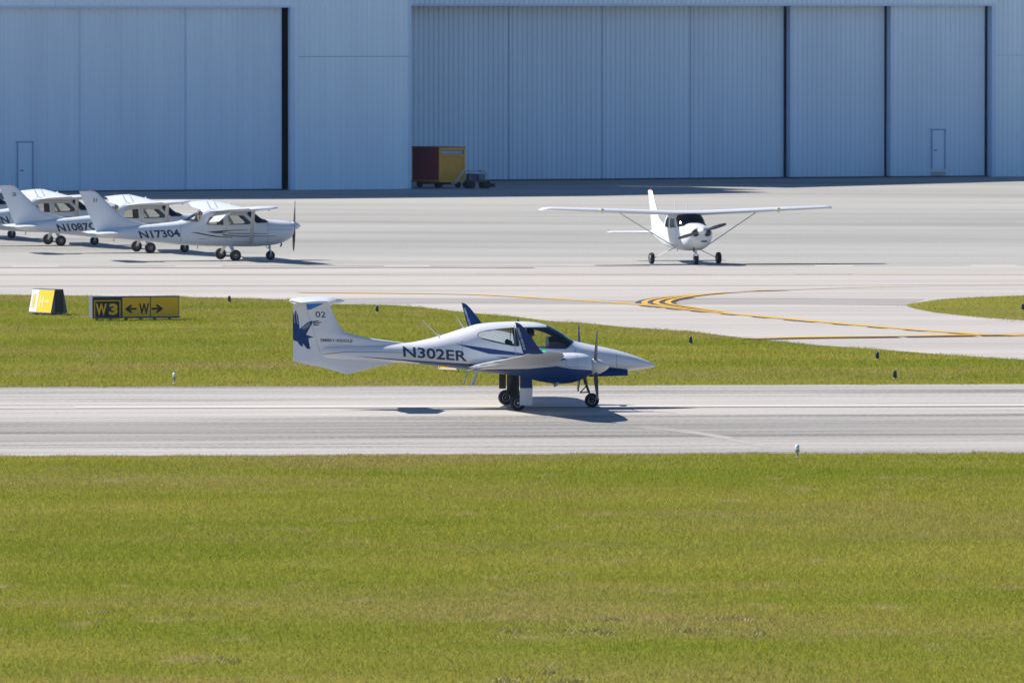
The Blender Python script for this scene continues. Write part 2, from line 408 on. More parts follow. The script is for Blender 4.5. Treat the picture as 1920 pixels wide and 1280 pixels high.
# runway centre stripe, its worn edge, and the scuffs
c0, c1 = line_pts((0, 764.6), (1920, 759.8), -200, 200)
ribbon('runway_stripe', [(140, 763.6), (600, 762.5), (1100, 761.2), (1920, 759.6), (2600, 758)], .85, .009, M_LINE)
ribbon('runway_stripe_edge', [(-400, 768.2), (140, 766.3), (960, 764.4), (1600, 763), (2600, 760.6)], .16, .011, mat('rust_stain', (.25, .19, .14), .8))
M_PATCH = mat('pale_patch', (.31, .293, .268), .85, var=.1, vscale=1)
ribbon('runway_scuff', [(1195, 801), (1260, 807), (1340, 818), (1440, 839)], .26, .008, M_PATCH); ribbon('runway_scuff', [(1205, 799), (1290, 808), (1380, 822)], .14, .009, M_PATCH)

# grass blades that really stand on the turf
def poly_mask(X, Y, poly):
    r = np.zeros(len(X), bool)
    for a, b in zip(poly, poly[1:] + poly[:1]):
        if a.y == b.y: continue
        r ^= ((a.y > Y) != (b.y > Y)) & (X < (b.x - a.x) * (Y - a.y) / (b.y - a.y) + a.x)
    return r

def grass(name, d0, d1, dens, h, wd, poly_in=None):
    k = .0582 * 1.5; n = int(dens * k * (d1 * d1 - d0 * d0))
    Y = np.sqrt(rng.random(n) * (d1 * d1 - d0 * d0) + d0 * d0); X = (rng.random(n) * 2 - 1) * k * Y
    J = .42 * np.sin(X * 2.3 + 1.3 * np.sin(X * .7)) + .3 * np.sin(X * 5.1 + Y) + .45 * rng.standard_normal(n)   # ragged turf edge
    if poly_in: keep = poly_mask(X + J * .5, Y + J * .6, poly_in)
    else: keep = ~(poly_mask(X, Y + J * .55, RUNWAY) | poly_mask(X, Y + J, TAXI))
    X, Y = X[keep], Y[keep]; n = len(X)
    patch = .75 + .5 * (np.sin(X * .9 + 2 * np.sin(Y * .31)) * np.sin(Y * .23 + 1.7 * np.sin(X * .4)) * .5 + .5)
    hh = h * (.45 + .9 * rng.random(n)) * patch; a = rng.random(n) * 2 * math.pi; ww = wd * (.6 + .8 * rng.random(n))
    la = rng.random(n) * 2 * math.pi; lean = hh * (.3 + 1.3 * rng.random(n))
    V = np.zeros((n, 3, 3), np.float32)
    V[:, 0] = np.stack([X - np.cos(a) * ww / 2, Y - np.sin(a) * ww / 2, np.full(n, -.004)], 1)
    V[:, 1] = np.stack([X + np.cos(a) * ww / 2, Y + np.sin(a) * ww / 2, np.full(n, -.004)], 1)
    V[:, 2] = np.stack([X + np.cos(la) * lean, Y + np.sin(la) * lean, hh + .016], 1)
    me = bpy.data.meshes.new(name); me.vertices.add(3 * n); me.vertices.foreach_set('co', V.ravel())
    me.loops.add(3 * n); me.loops.foreach_set('vertex_index', np.arange(3 * n, dtype=np.int32))
    me.polygons.add(n); me.polygons.foreach_set('loop_start', np.arange(0, 3 * n, 3, dtype=np.int32)); me.update()
    c = np.ones((n, 3, 4), np.float32); v = .72 + .62 * rng.random(n); yl = rng.random(n)
    c[:, :, 0] = (v * (.85 + .4 * yl))[:, None]; c[:, :, 1] = v[:, None]; c[:, :, 2] = (v * (.7 + .6 * rng.random(n)))[:, None]
    at_ = me.color_attributes.new('tint', 'FLOAT_COLOR', 'POINT'); at_.data.foreach_set('color', c.ravel())
    me.materials.append(M_BLADE); o = bpy.data.objects.new(name, me); sc.collection.objects.link(o)
    return tag(o, kind='stuff')
grass('grass', 117, 187, 470, .036, .011)
grass('grass', 214, 292, 230, .042, .014)
grass('grass', 255, 292, 160, .042, .015, ISLE)

cl = []
for px_, py_, wd_ in ((1140, 1163, .35), (1095, 1184, .4), (1135, 1187, .25), (1288, 1185, .45), (1378, 1160, .5), (1414, 1189, .2), (960, 1184, .25), (1026, 1264, .2), (960, 1277, .3), (1062, 1278, .35), (185, 1150, .4), (420, 1240, .3)):
    o_ = at(px_, py_); n_ = int(260 * wd_)
    for _ in range(n_): cl.append((o_.x + random.gauss(0, wd_ * .5), o_.y + random.gauss(0, .22)))
V = []
for x, y in cl:
    a, b, h = random.random() * 6.28, random.random() * 6.28, random.uniform(.02, .075); k = .05
    V += [(x - math.cos(a) * .012, y - math.sin(a) * .012, .0), (x + math.cos(a) * .012, y + math.sin(a) * .012, .0), (x + math.cos(b) * k, y + math.sin(b) * k, h)]
me = bpy.data.meshes.new('dry_clippings'); me.from_pydata(V, [], [(i, i + 1, i + 2) for i in range(0, len(V), 3)]); me.materials.append(mat('dry_straw', (.36, .29, .15), .9, var=.3, vscale=20))
o_ = bpy.data.objects.new('dry_clippings', me); sc.collection.objects.link(o_); tag(o_, kind='stuff')

# ------------------------------------------------------------------ people
def person(name, loc, rz, reach=.42):
    J = {'pelvis': (0, 0, .10, .13), 'waist': (-.03, 0, .26, .12), 'chest': (-.06, 0, .44, .14), 'neck': (-.03, 0, .58, .055), 'skull': (0, 0, .68, .085), 'crown': (.0, 0, .78, .075), 'nose': (.095, 0, .69, .016)}
    E_ = [('pelvis', 'waist'), ('waist', 'chest'), ('chest', 'neck'), ('neck', 'skull'), ('skull', 'crown'), ('skull', 'nose')]
    for s, n in ((1, 'l'), (-1, 'r')):
        J.update({n + 'sh': (-.05, s * .19, .50, .065), n + 'el': (.08, s * .25, .27, .048), n + 'wr': (reach, s * .14, .30, .03), n + 'pa': (reach + .07, s * .13, .31, .032),
                  n + 'hip': (.05, s * .09, .10, .09), n + 'kn': (.45, s * .12, .16, .065), n + 'an': (.72, s * .12, -.18, .042), n + 'to': (.88, s * .13, -.20, .035)})
        E_ += [('chest', n + 'sh'), (n + 'sh', n + 'el'), (n + 'el', n + 'wr'), (n + 'wr', n + 'pa'), ('pelvis', n + 'hip'), (n + 'hip', n + 'kn'), (n + 'kn', n + 'an'), (n + 'an', n + 'to')]
        for q, (dy, L) in enumerate(((-.03, .075), (-.01, .085), (.01, .08), (.028, .06))):
            J[f'{n}f{q}'] = (reach + .07 + L * .7, s * .13 + dy, .30 - L * .25, .009); J[f'{n}g{q}'] = (reach + .07 + L * .75, s * .13 + dy, .27 - L * .35, .008)
            E_ += [(n + 'pa', f'{n}f{q}'), (f'{n}f{q}', f'{n}g{q}')]
        J[n + 'th'] = (reach + .08, s * .08, .335, .010); E_ += [(n + 'wr', n + 'th')]
    names = list(J); me = bpy.data.meshes.new('p'); me.from_pydata([J[k][:3] for k in names], [(names.index(a), names.index(b)) for a, b in E_], [])
    o = bpy.data.objects.new('p', me); sc.collection.objects.link(o); o.modifiers.new('s', 'SKIN'); ss = o.modifiers.new('u', 'SUBSURF'); ss.levels = 1
    for i, k in enumerate(names): me.skin_vertices[0].data[i].radius = (J[k][3], J[k][3]); me.skin_vertices[0].data[i].use_root = k == 'pelvis'
    bpy.context.view_layer.update()
    body = bpy.data.meshes.new_from_object(o.evaluated_get(bpy.context.evaluated_depsgraph_get())); bpy.data.objects.remove(o)
    body.materials.clear(); body.materials.append(M_SHIRT); body.materials.append(M_SKIN)
    for p in body.polygons:
        c = p.center; p.use_smooth = True; p.material_index = 1 if c.z > .575 or (c.x > reach - .03 and c.z > .22) else 0
    r = bpy.data.objects.new(name, body); sc.collection.objects.link(r); r.location = loc; r.rotation_euler = (0, 0, rz)
    bm = bmesh.new(); bmesh.ops.create_uvsphere(bm, u_segments=14, v_segments=8, radius=.098, matrix=Matrix.Translation((-.012, 0, .735)))
    bmesh.ops.delete(bm, geom=[f for f in bm.faces if f.calc_center_median().z < .71 and f.calc_center_median().x > -.02], context='FACES'); build('hair', bm, M_HAIR, r, 60)
    bm = bmesh.new(); tube(bm, [(.0, .1 * math.cos(a), .72 + .115 * math.sin(a)) for a in np.linspace(-.1, math.pi + .1, 11)], .012, 6)
    for s in (-1, 1): lathe(bm, [(.03, -.02), (.042, -.012), (.042, .012), (.03, .02)], (0, s * .1, .69), 'y', 12)
    tube(bm, [(.02, -.1, .67), (.10, -.06, .64), (.11, -.02, .64)], .006, 5); build('headset', bm, M_DARK, r, 50)
    return r

def wheel(name, parent, c, r, wd, rim=.55):
    bm = bmesh.new(); h = wd / 2
    lathe(bm, [(r * .55, -h * .75), (r * .8, -h), (r * .94, -h * .8), (r, -h * .35), (r, h * .35), (r * .94, h * .8), (r * .8, h), (r * .55, h * .75)], c, 'y', 28)
    for s in (-1, 1):
        lathe(bm, [(r * rim, s * h * .7), (r * rim * .93, s * h * .8), (r * rim * .55, s * h * .62), (r * .18, s * h * .72), (r * .14, s * h * 1.05)], c, 'y', 20, 1)
        for k in range(5):
            a = k * 2 * math.pi / 5; box(bm, (c[0] + math.cos(a) * r * .36, c[1] + s * h * .7, c[2] + math.sin(a) * r * .36), (r * .1, .006, r * .1), mi=2)
    return build(name, bm, [M_RUBBER, M_METAL, M_DARK], parent, 40)

# ------------------------------------------------------------------ the twin-engine plane
TW = empty('twin_engine_plane', at(959.5, 764.2), YAW)
tag(TW, 'white and navy twin-engine propeller plane with T-tail and upturned blue wingtips on the runway', 'plane')
U = lambda x: (x - 959.5) / 79.2
Zc = lambda x, y: (764.2 - .34 * U(x) - y) / 79.6
P1 = lambda a, b: (U(530 + a * .19535), Zc(530 + a * .19535, 540 + b * .19535))      # first enlargement of the photo
P2 = lambda a, b: (U(860 + a * .2031), Zc(860 + a * .2031, 540 + b * .2031))          # second one
st = [(603, 652, 668, .05, 2, .5), (612, 648.5, 671.5, .115, 2, .5), (660, 646, 676, .16, 2, .5), (720, 645, 678.5, .21, 2, .5), (766, 642, 680, .27, 2, .5), (800, 635.5, 683.5, .36, 2.1, .48),
      (823, 629.5, 686, .42, 2.2, .46), (850, 621, 689.5, .48, 2.25, .45), (872, 614, 692, .53, 2.3, .44), (897, 607, 696, .57, 2.35, .44), (941, 603, 701, .61, 2.4, .43), (975, 602, 704, .62, 2.4, .43), (1002, 603.5, 705, .62, 2.4, .44),
      (1022, 608, 705.5, .615, 2.35, .45), (1049, 621, 705.5, .60, 2.3, .48), (1073, 637, 705, .56, 2.3, .52), (1104, 644.8, 702.5, .50, 2.25, .52), (1144, 653, 698.5, .40, 2.2, .52), (1185, 664.5, 694, .26, 2.1, .52), (1215, 676.5, 690, .12, 2, .5), (1228.6, 683, 687, .02, 2, .5)]
HB = Hull([(U(x), Zc(x, a), Zc(x, b), h, e, f) for x, a, b, h, e, f in st])
bm = bmesh.new(); HB.mesh(bm, 130, 72)
for poly, mi in (([P1(1640, 525), P2(300, 553), P2(620, 598), P2(620, 614), P2(260, 598), P2(100, 552)], 1),
                 ([P2(330, 622), P2(500, 640), P2(420, 644)], 1),
                 ([P1(640, 646), P1(860, 660), P1(1140, 681), P1(1500, 704), P1(1890, 724), P2(450, 715), P2(900, 715), P2(1200, 702), P2(1300, 712), P2(1555, 746), P2(1560, 900), P2(0, 900), P1(1300, 716), P1(1150, 693), P1(860, 667)], 1),
                 ([P1(380, 630), P1(600, 604), P1(860, 604), P1(1140, 612), P1(1140, 617), P1(860, 612), P1(600, 613), P1(380, 638)], 2)):
    for f in cut(bm, poly): f.material_index = mi
rear = [P2(155, 420), P2(175, 398), P2(250, 380), P2(350, 366), P2(500, 354), P2(518, 366), P2(542, 515), P2(530, 530), P2(480, 526), P2(300, 490), P2(200, 463), P2(160, 442)]
front = [P2(560, 352), P2(650, 349), P2(800, 344), P2(812, 300), P2(1062, 460), P2(1062, 490), P2(1000, 540), P2(975, 556), P2(880, 559), P2(740, 553), P2(615, 535), P2(590, 500)]
def shrink(poly, d):
    c = np.mean(poly, axis=0); return [(c[0] + (p[0] - c[0]) * (1 - d / max(.2, math.hypot(*(np.array(p) - c)))), c[1] + (p[1] - c[1]) * (1 - d / max(.1, math.hypot(*(np.array(p) - c))))) for p in poly]
glass_bms = []
for poly, d, mi in ((rear, .022, 3), (front, .03, 4)):
    for f in cut(bm, poly): f.material_index = mi
    glass_bms.append(take(bm, cut(bm, shrink(poly, d))))
build('fuselage', bm, [M_WHITE, M_BLUE, M_GOLD, M_FRAME, mat('canopy_frame', (.30, .36, .46), .4)], TW, 50)
def by_side(name, b, m, par):
    o = take(b, [f for f in b.faces if f.calc_center_median().y > 0])
    for q in (b, o): build(name, q, m, par, 50)
by_side('rear_window', glass_bms[0], M_GLASSD, TW); build('canopy_glass', glass_bms[1], M_GLASS, TW, 50)
# cabin
bm = bmesh.new(); box(bm, (.0, 0, 1.0), (2.0, .85, .06)); build('cabin_floor', bm, M_SEAT, TW)
for (x, y) in ((.25, -.27), (.25, .27), (-.62, -.27), (-.62, .27)):
    bm = bmesh.new(); box(bm, (x, y, 1.02), (.46, .42, .16)); box(bm, (x - .27, y, 1.3), (.10, .42, .62), Matrix.Rotation(-.22, 3, 'Y'))
    bmesh.ops.bevel(bm, geom=bm.edges[:], offset=.03, segments=2, affect='EDGES'); build('seat', bm, M_SEAT, TW, 60)
bm = bmesh.new(); rings = []
for x, zt, zb, hw in ((.84, 1.66, 1.15, .44), (1.0, 1.68, 1.1, .46), (1.2, 1.62, 1.1, .45), (1.42, 1.52, 1.1, .40)):
    rings.append([bm.verts.new(p) for p in ((x, -hw, zb), (x, -hw, zt - .1), (x, -hw * .6, zt), (x, hw * .6, zt), (x, hw, zt - .1), (x, hw, zb))])
skin(bm, rings); build('instrument_panel', bm, M_DARK, TW, 40)
bm = bmesh.new(); box(bm, (.64, -.26, 1.42), (.26, .20, .05), Matrix.Rotation(.12, 3, 'Y')); box(bm, (.7, -.3, 1.36), (.30, .16, .04)); build('kneeboard', bm, mat('white_paper', (.8, .78, .74), .8), TW)
pm = TW.matrix_basis = Matrix.Translation(TW.location) @ Matrix.Rotation(YAW, 4, 'Z')
PIL = person('person', pm @ Vector((.42, -.27, 1.07)), YAW)
tag(PIL, 'pilot in dark clothing sitting in the cockpit of the twin-engine plane', 'person')

# wings
def half_wing(s):
    bm = bmesh.new()
    secs = [(.40, 1.14, -1.06, 1.02, .20), (.62, 1.08, -1.02, 1.05, .21), (1.7, 1.0, -.94, 1.14, .19), (4.0, .84, -.68, 1.32, .145), (5.7, .62, -.46, 1.465, .10), (6.25, .44, -.38, 1.51, .075), (6.50, .22, -.35, 1.535, .06), (6.62, .10, -.35, 1.56, .05)]
    foil(bm, [((le, s * y, z + .045), (te, s * y, z - .05), t, (0, 0, 1)) for y, le, te, z, t in secs], 12)
    for f in bm.faces:                                             # navy underside of the flaps
        c = f.calc_center_median()
        if f.normal.z < 0 and c.x < -.55 and abs(c.y) < 3.6 and c.x < -.62: f.material_index = 0
    return bm
for s in (-1, 1):
    wing = build('wing', half_wing(s), [M_WHITE, M_BLUE], TW, 40)
    bm = bmesh.new(); foil(bm, [((-.56, s * .7, .965), (-1.13, s * .7, .905), .06, (0, 0, 1)), ((-.34, s * 3.6, 1.235), (-.80, s * 3.6, 1.20), .045, (0, 0, 1))], 6)
    bmesh.ops.recalc_face_normals(bm, faces=bm.faces[:]); bmesh.ops.bisect_plane(bm, geom=bm.verts[:] + bm.edges[:] + bm.faces[:], plane_co=(0, s * 2.2, 0), plane_no=(0, 1, 0))
    for f in bm.faces: f.material_index = 1 if f.normal.z < 0 and abs(f.calc_center_median().y) < 2.2 else 0
    build('flap', bm, [M_WHITE, M_BLUE], wing, 40)
    bm = bmesh.new(); up = (0, -s, .12)
    foil(bm, [((.10, s * 6.60, 1.545), (-.36, s * 6.60, 1.525), .05, (0, -s * .6, .8)), ((.0, s * 6.68, 1.63), (-.40, s * 6.68, 1.60), .05, up), ((-.16, s * 6.72, 1.86), (-.475, s * 6.72, 1.84), .042, up), ((-.36, s * 6.76, 2.12), (-.545, s * 6.76, 2.12), .034, up), ((-.45, s * 6.775, 2.21), (-.565, s * 6.775, 2.225), .03, up), ((-.52, s * 6.78, 2.245), (-.585, s * 6.78, 2.25), .02, up)])
    wl = build('winglet', bm, M_BLUE, TW, 40)
    t = text_bm('EMBRY-RIDDLE', .02)
    quad_fit(t, (-.535, 2.12), (-.370, 1.62), (-.487, 2.128))
    for v in t.verts: v.co.y = s * (6.68 + .163 * (v.co.z - 1.63)) - .024
    build('lettering', t, M_WHITE2, wl)
    bm = bmesh.new(); lathe(bm, [(.006, -.06), (.014, -.04), (.017, .0), (.014, .025), (.003, .04)], (.115, s * 6.64, 1.585), 'x', 10); build('position_light', bm, M_GREEN if s < 0 else M_RED, wl, 50)
# nacelles, propellers
HN = Hull([(-1.05, 1.075, 1.02, .03, 2, .5), (-.7, 1.15, .97, .14, 2.1, .5), (-.3, 1.22, .90, .24, 2.2, .5), (.1, 1.29, .80, .33, 2.3, .5), (.5, 1.335, .69, .37, 2.4, .52), (.95, 1.355, .635, .38, 2.5, .52), (1.2, 1.36, .65, .37, 2.5, .52), (1.45, 1.345, .72, .33, 2.4, .52), (1.6, 1.31, .79, .28, 2.3, .52), (1.68, 1.26, .84, .23, 2.1, .5), (1.70, 1.22, .86, .20, 2, .5)])
for s in (-1, 1):
    bm = bmesh.new(); yc = s * 1.7; HN.mesh(bm, 44, 40, yc)
    for poly in ([(-1.1, .3), (1.75, .3), (1.75, .955), (1.2, 1.0), (.85, 1.06), (.2, 1.0), (-1.1, .98)], [(.25, 1.318), (.6, 1.318), (1.12, 1.225), (.96, 1.185), (.1, 1.24)]):
        for f in cut(bm, poly): f.material_index = 1
    nac = build('engine_nacelle', bm, [M_WHITE, M_BLUE], TW, 50)
    bm = bmesh.new(); box(bm, (1.685, yc, .90), (.05, .26, .07)); bmesh.ops.bevel(bm, geom=bm.edges[:], offset=.015, segments=2, affect='EDGES'); build('air_intake', bm, M_DARK, nac)
    bm = bmesh.new(); tube(bm, [(.92, yc - .18, .70), (.86, yc - .19, .62), (.80, yc - .19, .60)], .035); build('exhaust_pipe', bm, M_METAL, nac, 50)
    pr = bpy.data.objects.new('propeller', None); sc.collection.objects.link(pr); pr.parent = TW
    bm = bmesh.new(); lathe(bm, [(.17, 1.70), (.19, 1.73), (.185, 1.83), (.155, 1.93), (.10, 2.03), (.045, 2.10), (.006, 2.125)], (0, yc, 1.03), 'x', 24); build('spinner', bm, M_SPIN, pr, 40)
    for a, b in (((1.35, 1.0), (1.35, 1.32)), ((.55, 1.09), (1.64, 1.015)), ((.75, 1.15), (.75, 1.33))):
        q = drape(flat_poly(strip(a, b, .013)), HN.surf, -1, .003)
        for v in q.verts: v.co.y += yc
        build('panel_seam', q, M_GREY, nac)
    for k in range(3):
        a = R(24 * s + 120 * k); rd = Vector((0, math.sin(a), math.cos(a))); tn = Vector((0, math.cos(a), -math.sin(a))); fx = Vector((1, 0, 0)); c0 = Vector((1.80, yc, 1.03)); secs = []
        for r_, ch, tw in ((.14, .09, 62), (.25, .115, 50), (.45, .135, 36), (.65, .125, 28), (.82, .10, 24), (.90, .06, 22), (.925, .025, 22)):
            d = tn * math.cos(R(tw)) + fx * math.sin(R(tw)); up = fx * math.cos(R(tw)) - tn * math.sin(R(tw)); p = c0 + rd * r_
            secs.append((p + d * ch * .45, p - d * ch * .55, .02 if r_ > .2 else .05, up))
        bm = bmesh.new(); foil(bm, secs, 5); build('blade', bm, M_BLADE_P, pr, 40)
# tail
def zy(x, y): return Zc(x, y)
fin_rows = [(564, 636, 551), (569, 626, 551), (574, 620, 550.6), (593, 628, 550.4), (606, 634.5, 550.4), (618, 641.5, 550.4), (623, 648, 550.4), (627, 660, 550.4), (633, 688, 550.4), (638, 722, 550.4), (642, 752, 550.4), (646, 770, 550.4), (662, 768, 550.6), (676.9, 757, 550.8)]
FZ = [zy(600, y) for y, _, _ in fin_rows]; FLE = [U(l) for _, l, _ in fin_rows]; FTE = [U(t) for _, _, t in fin_rows]
fin_t = lambda le, te: min(.15, .115 * (le - te))
def fin_y(x, z):
    le = np.interp(z, FZ[::-1], FLE[::-1]); te = np.interp(z, FZ[::-1], FTE[::-1]); c = min(1, max(0, (le - x) / (le - te)))
    return (fin_t(le, te) * 5 * (.2969 * math.sqrt(c) - .126 * c - .3516 * c * c + .2843 * c ** 3 - .1015 * c ** 4) + .002) * 1.15
bm = bmesh.new(); foil(bm, [((le, 0, z), (te, 0, z), fin_t(le, te), (0, -1, 0)) for z, le, te in zip(FZ, FLE, FTE)], 14)
for f in cut(bm, [P1(192, 146), P1(375, 136), P1(392, 150), P1(270, 207), P1(200, 212)]): f.material_index = 1
rud = take(bm, cut(bm, [P1(60, 60), P1(215, 60), P1(238, 215), P1(365, 630), P1(392, 745), P1(60, 745)]))
build('vertical_fin', bm, [M_WHITE, M_LBLUE], TW, 35)
rb = build('rudder', rud, [M_WHITE, M_LBLUE], TW, 35)
vr = [(675, 758, 551), (676.9, 757, 550.8), (682, 734, 574), (688.4, 703.5, 605), (695, 679, 628), (700, 658, 646), (701.2, 652, 649)]
bm = bmesh.new(); foil(bm, [((U(l), 0, zy(640, y)), (U(t), 0, zy(640, y)), .07 if y < 690 else .04, (0, -1, 0)) for y, l, t in vr], 8); build('ventral_fin', bm, M_WHITE, TW, 35)
for s in (-1, 1):
    bm = drape(flat_poly(strip(P1(236, 214), P1(366, 632), .014)), fin_y, s, .003); build('hinge_line', bm, M_GREY, TW)
bm = bmesh.new(); foil(bm, [((-4.45, s * 1.62, 2.555), (-5.10, s * 1.62, 2.545), .05, (0, 0, 1)) if abs(s) == 1 else ((-4.13, 0, 2.57), (-5.22, 0, 2.55), .11, (0, 0, 1)) for s in (-1, 0, 1)], 8)
build('tailplane', bm, M_WHITE, TW, 35)
bm = bmesh.new(); lathe(bm, [(.01, -5.26), (.05, -5.2), (.075, -4.9), (.085, -4.3), (.05, -4.05), (.008, -3.95)], (0, 0, 2.53), 'x', 12); build('tail_fairing', bm, M_WHITE, TW, 40)
bm = bmesh.new(); foil(bm, [((-4.62, -.9, 2.515), (-5.16, -.9, 2.50), .03, (0, 0, 1)), ((-4.62, -.1, 2.5), (-5.2, -.1, 2.485), .03, (0, 0, 1))], 5); build('elevator', bm, M_WHITE, TW, 35)
# lettering and emblem
surfB = lambda x, z: HB.surf(x, z)
for s in (-1, 1):
    t = text_bm('N302ER', .022)
    if s > 0:
        for v in t.verts: v.co.x = 1 - v.co.x
    quad_fit(t, P1(1152, 655), P1(1752, 696), P1(1145, 553)); build('registration_lettering', drape(t, surfB, s, .006, .04), M_INK, TW, recalc=False)
    t = text_bm('02', .008)
    if s > 0:
        for v in t.verts: v.co.x = 1 - v.co.x
    quad_fit(t, P1(318, 278), P1(415, 284), P1(316, 222)); build('fleet_number', drape(t, fin_y, s, .004), M_INK, TW, recalc=False)
    t = text_bm('EMBRY-RIDDLE', .02)
    if s > 0:
        for v in t.verts: v.co.x = 1 - v.co.x
    quad_fit(t, P1(366, 512), P1(670, 520), P1(366, 484)); build('name_lettering', drape(t, fin_y, s, .004), M_INK, TW, recalc=False)
    bm = drape(flat_poly([P1(440, 537), P1(670, 544), P1(670, 547), P1(440, 541)]), fin_y, s, .004); build('name_underline', bm, M_GREY, TW)
    bird = [(103, 220), (115, 262), (128, 212), (150, 258), (160, 330), (166, 392), (200, 365), (240, 332), (285, 310), (288, 335), (270, 365), (230, 402), (195, 434), (245, 452), (300, 470), (250, 482), (205, 488), (215, 520), (232, 553), (262, 560), (275, 572), (262, 574), (272, 588), (250, 580), (240, 586), (236, 572), (205, 540), (188, 518), (190, 545), (202, 560), (188, 556), (180, 564), (176, 552), (162, 540), (148, 515), (125, 505), (105, 500), (103, 460)]
    em = drape(flat_poly([P1(*p) for p in bird]), fin_y, s, .004)
    for q in ([(290, 318), (345, 311), (352, 317), (292, 334)], [(292, 337), (376, 322), (372, 331), (296, 346)], [(296, 349), (358, 348), (342, 357), (300, 361)]): build('emblem_feather', drape(flat_poly([P1(*p) for p in q]), fin_y, s, .004), M_INK, TW)
    build('tail_emblem', em, M_BLUE, TW)
    for a, b, wd in (((190, 390), (266, 334), .011), ((205, 398), (262, 358), .008), ((133, 236), (148, 345), .009), ((112, 250), (122, 340), .007)):
        build('emblem_feather', drape(flat_poly(strip(P1(*a), P1(*b), wd)), fin_y, s, .0075), M_WHITE, TW)
    e2 = drape(flat_poly([P1(215, 372), P1(238, 352), P1(262, 335), P1(250, 362), P1(228, 388)]), fin_y, s, .007); build('emblem_feather', e2, M_INK, TW)
# panel and door seams
M_SEAML = mat('panel_seam', (.30, .32, .36), .6)
for s in (-1, 1):
    for a, b in (((1.30, 1.22), (1.30, .98)), ((.02, 1.30), (.02, 1.95)), ((1.45, 1.40), (1.47, 1.0)), ((-1.22, 1.6), (-1.22, 1.2)), ((2.45, 1.25), (2.45, .95)), ((.02, 1.30), (.80, 1.32))):
        build('panel_seam', drape(flat_poly(strip(a, b, .014)), surfB, s, .003), M_SEAML, TW)
# landing gear
for s in (-1, 1):
    y = s * 1.475
    bm = bmesh.new(); tube(bm, [(.12, y * .98, 1.1), (.10, y * .99, .55)], .05); tube(bm, [(.10, y * .99, .55), (.0, y - s * .09, .18)], .035); box(bm, (.02, y - s * .05, .18), (.05, .12, .05)); tube(bm, [(.22, y, .95), (.10, y, .5)], .02)
    if s > 0: box(bm, (-.08, y, .70), (.16, .06, .62))
    gear = build('main_gear', bm, M_DARK, TW, 40)
    wheel('wheel', gear, (0, y, .18), .18, .15)
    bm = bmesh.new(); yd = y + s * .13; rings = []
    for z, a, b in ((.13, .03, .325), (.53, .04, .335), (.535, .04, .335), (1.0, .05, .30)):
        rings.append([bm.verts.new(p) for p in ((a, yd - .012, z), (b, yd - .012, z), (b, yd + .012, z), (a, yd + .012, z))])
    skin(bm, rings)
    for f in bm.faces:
        c_ = f.calc_center_median(); f.material_index = 2 if (c_.y - yd) * s < -.005 else (1 if c_.z > .531 else 0)  # inner faces darkened: the shade they stand in is put into the colour
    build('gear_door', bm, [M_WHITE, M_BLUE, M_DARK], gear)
bm = bmesh.new(); tube(bm, [(1.69, 0, .85), (1.76, 0, .56)], .045); tube(bm, [(1.76, 0, .56), (1.83, 0, .36)], .03); tube(bm, [(1.83, 0, .36), (1.9, -.09, .17)], .022); tube(bm, [(1.83, 0, .36), (1.9, .09, .17)], .022)
tube(bm, [(1.76, 0, .50), (1.62, 0, .35)], .014, 6); tube(bm, [(1.62, 0, .35), (1.81, 0, .36)], .014, 6); tube(bm, [(1.9, -.09, .17), (1.9, .09, .17)], .02)
ng = build('nose_gear', bm, M_DARK, TW, 40); wheel('wheel', ng, (1.9, 0, .17), .17, .12)
for s in (-1, 1):
    bm = bmesh.new(); rings = []
    for x, z0, z1 in ((1.80, .735, .98), (2.2, .745, .965), (2.73, .76, .90)):
        y0 = s * (.20 if x < 2.6 else .17); rings.append([bm.verts.new(p) for p in ((x, y0 + s * .07, z0), (x, y0, z1), (x, y0 - s * .015, z1), (x, y0 + s * .055, z0))])
    skin(bm, rings); d = build('gear_door', bm, M_BLUE, ng)
    bm = bmesh.new()
    for k, zz in enumerate((.83, .885)): box(bm, (2.22, s * (.259 - .29 * (zz - .735)), zz), (.8, .006, .012))
    build('louvre', bm, M_DARK, d)
# belly and roof fittings
bm = bmesh.new(); tube(bm, [(-.86, -.5, .93), (-.98, -.52, .575)], .035); box(bm, (-.97, -.52, .57), (.12, .12, .03)); build('boarding_step', bm, M_WHITE, TW, 40)
bm = bmesh.new(); tube(bm, [(-1.03, .2, .86), (-1.12, .2, .56)], .014, 6); tube(bm, [(-1.12, .2, .56), (-1.16, .2, .555)], .022, 6); build('drain_mast', bm, M_METAL, TW, 40)
for a, b in (((823.5, 630), (792, 600)), ((870, 615), (856, 594))):
    bm = bmesh.new(); p, q = (U(a[0]), 0, Zc(*a) - .01), (U(b[0]), 0, Zc(*b)); tube(bm, [p, q], [.014, .008], 6); lathe(bm, [(.045, -.03), (.03, .02), (.012, .05)], p, 'z', 10); build('whip_antenna', bm, M_WHITE, TW, 40)
bm = bmesh.new(); tube(bm, [(.15, 0, 2.02), (.15, 0, 2.08)], [.04, .02], 8); build('roof_beacon', bm, M_DARK, TW, 40)
bm = bmesh.new(); tube(bm, [(1.0, -2.9, 1.20), (1.0, -2.9, 1.08), (1.25, -2.9, 1.07)], .012, 6); build('pitot_tube', bm, M_METAL, TW, 40)

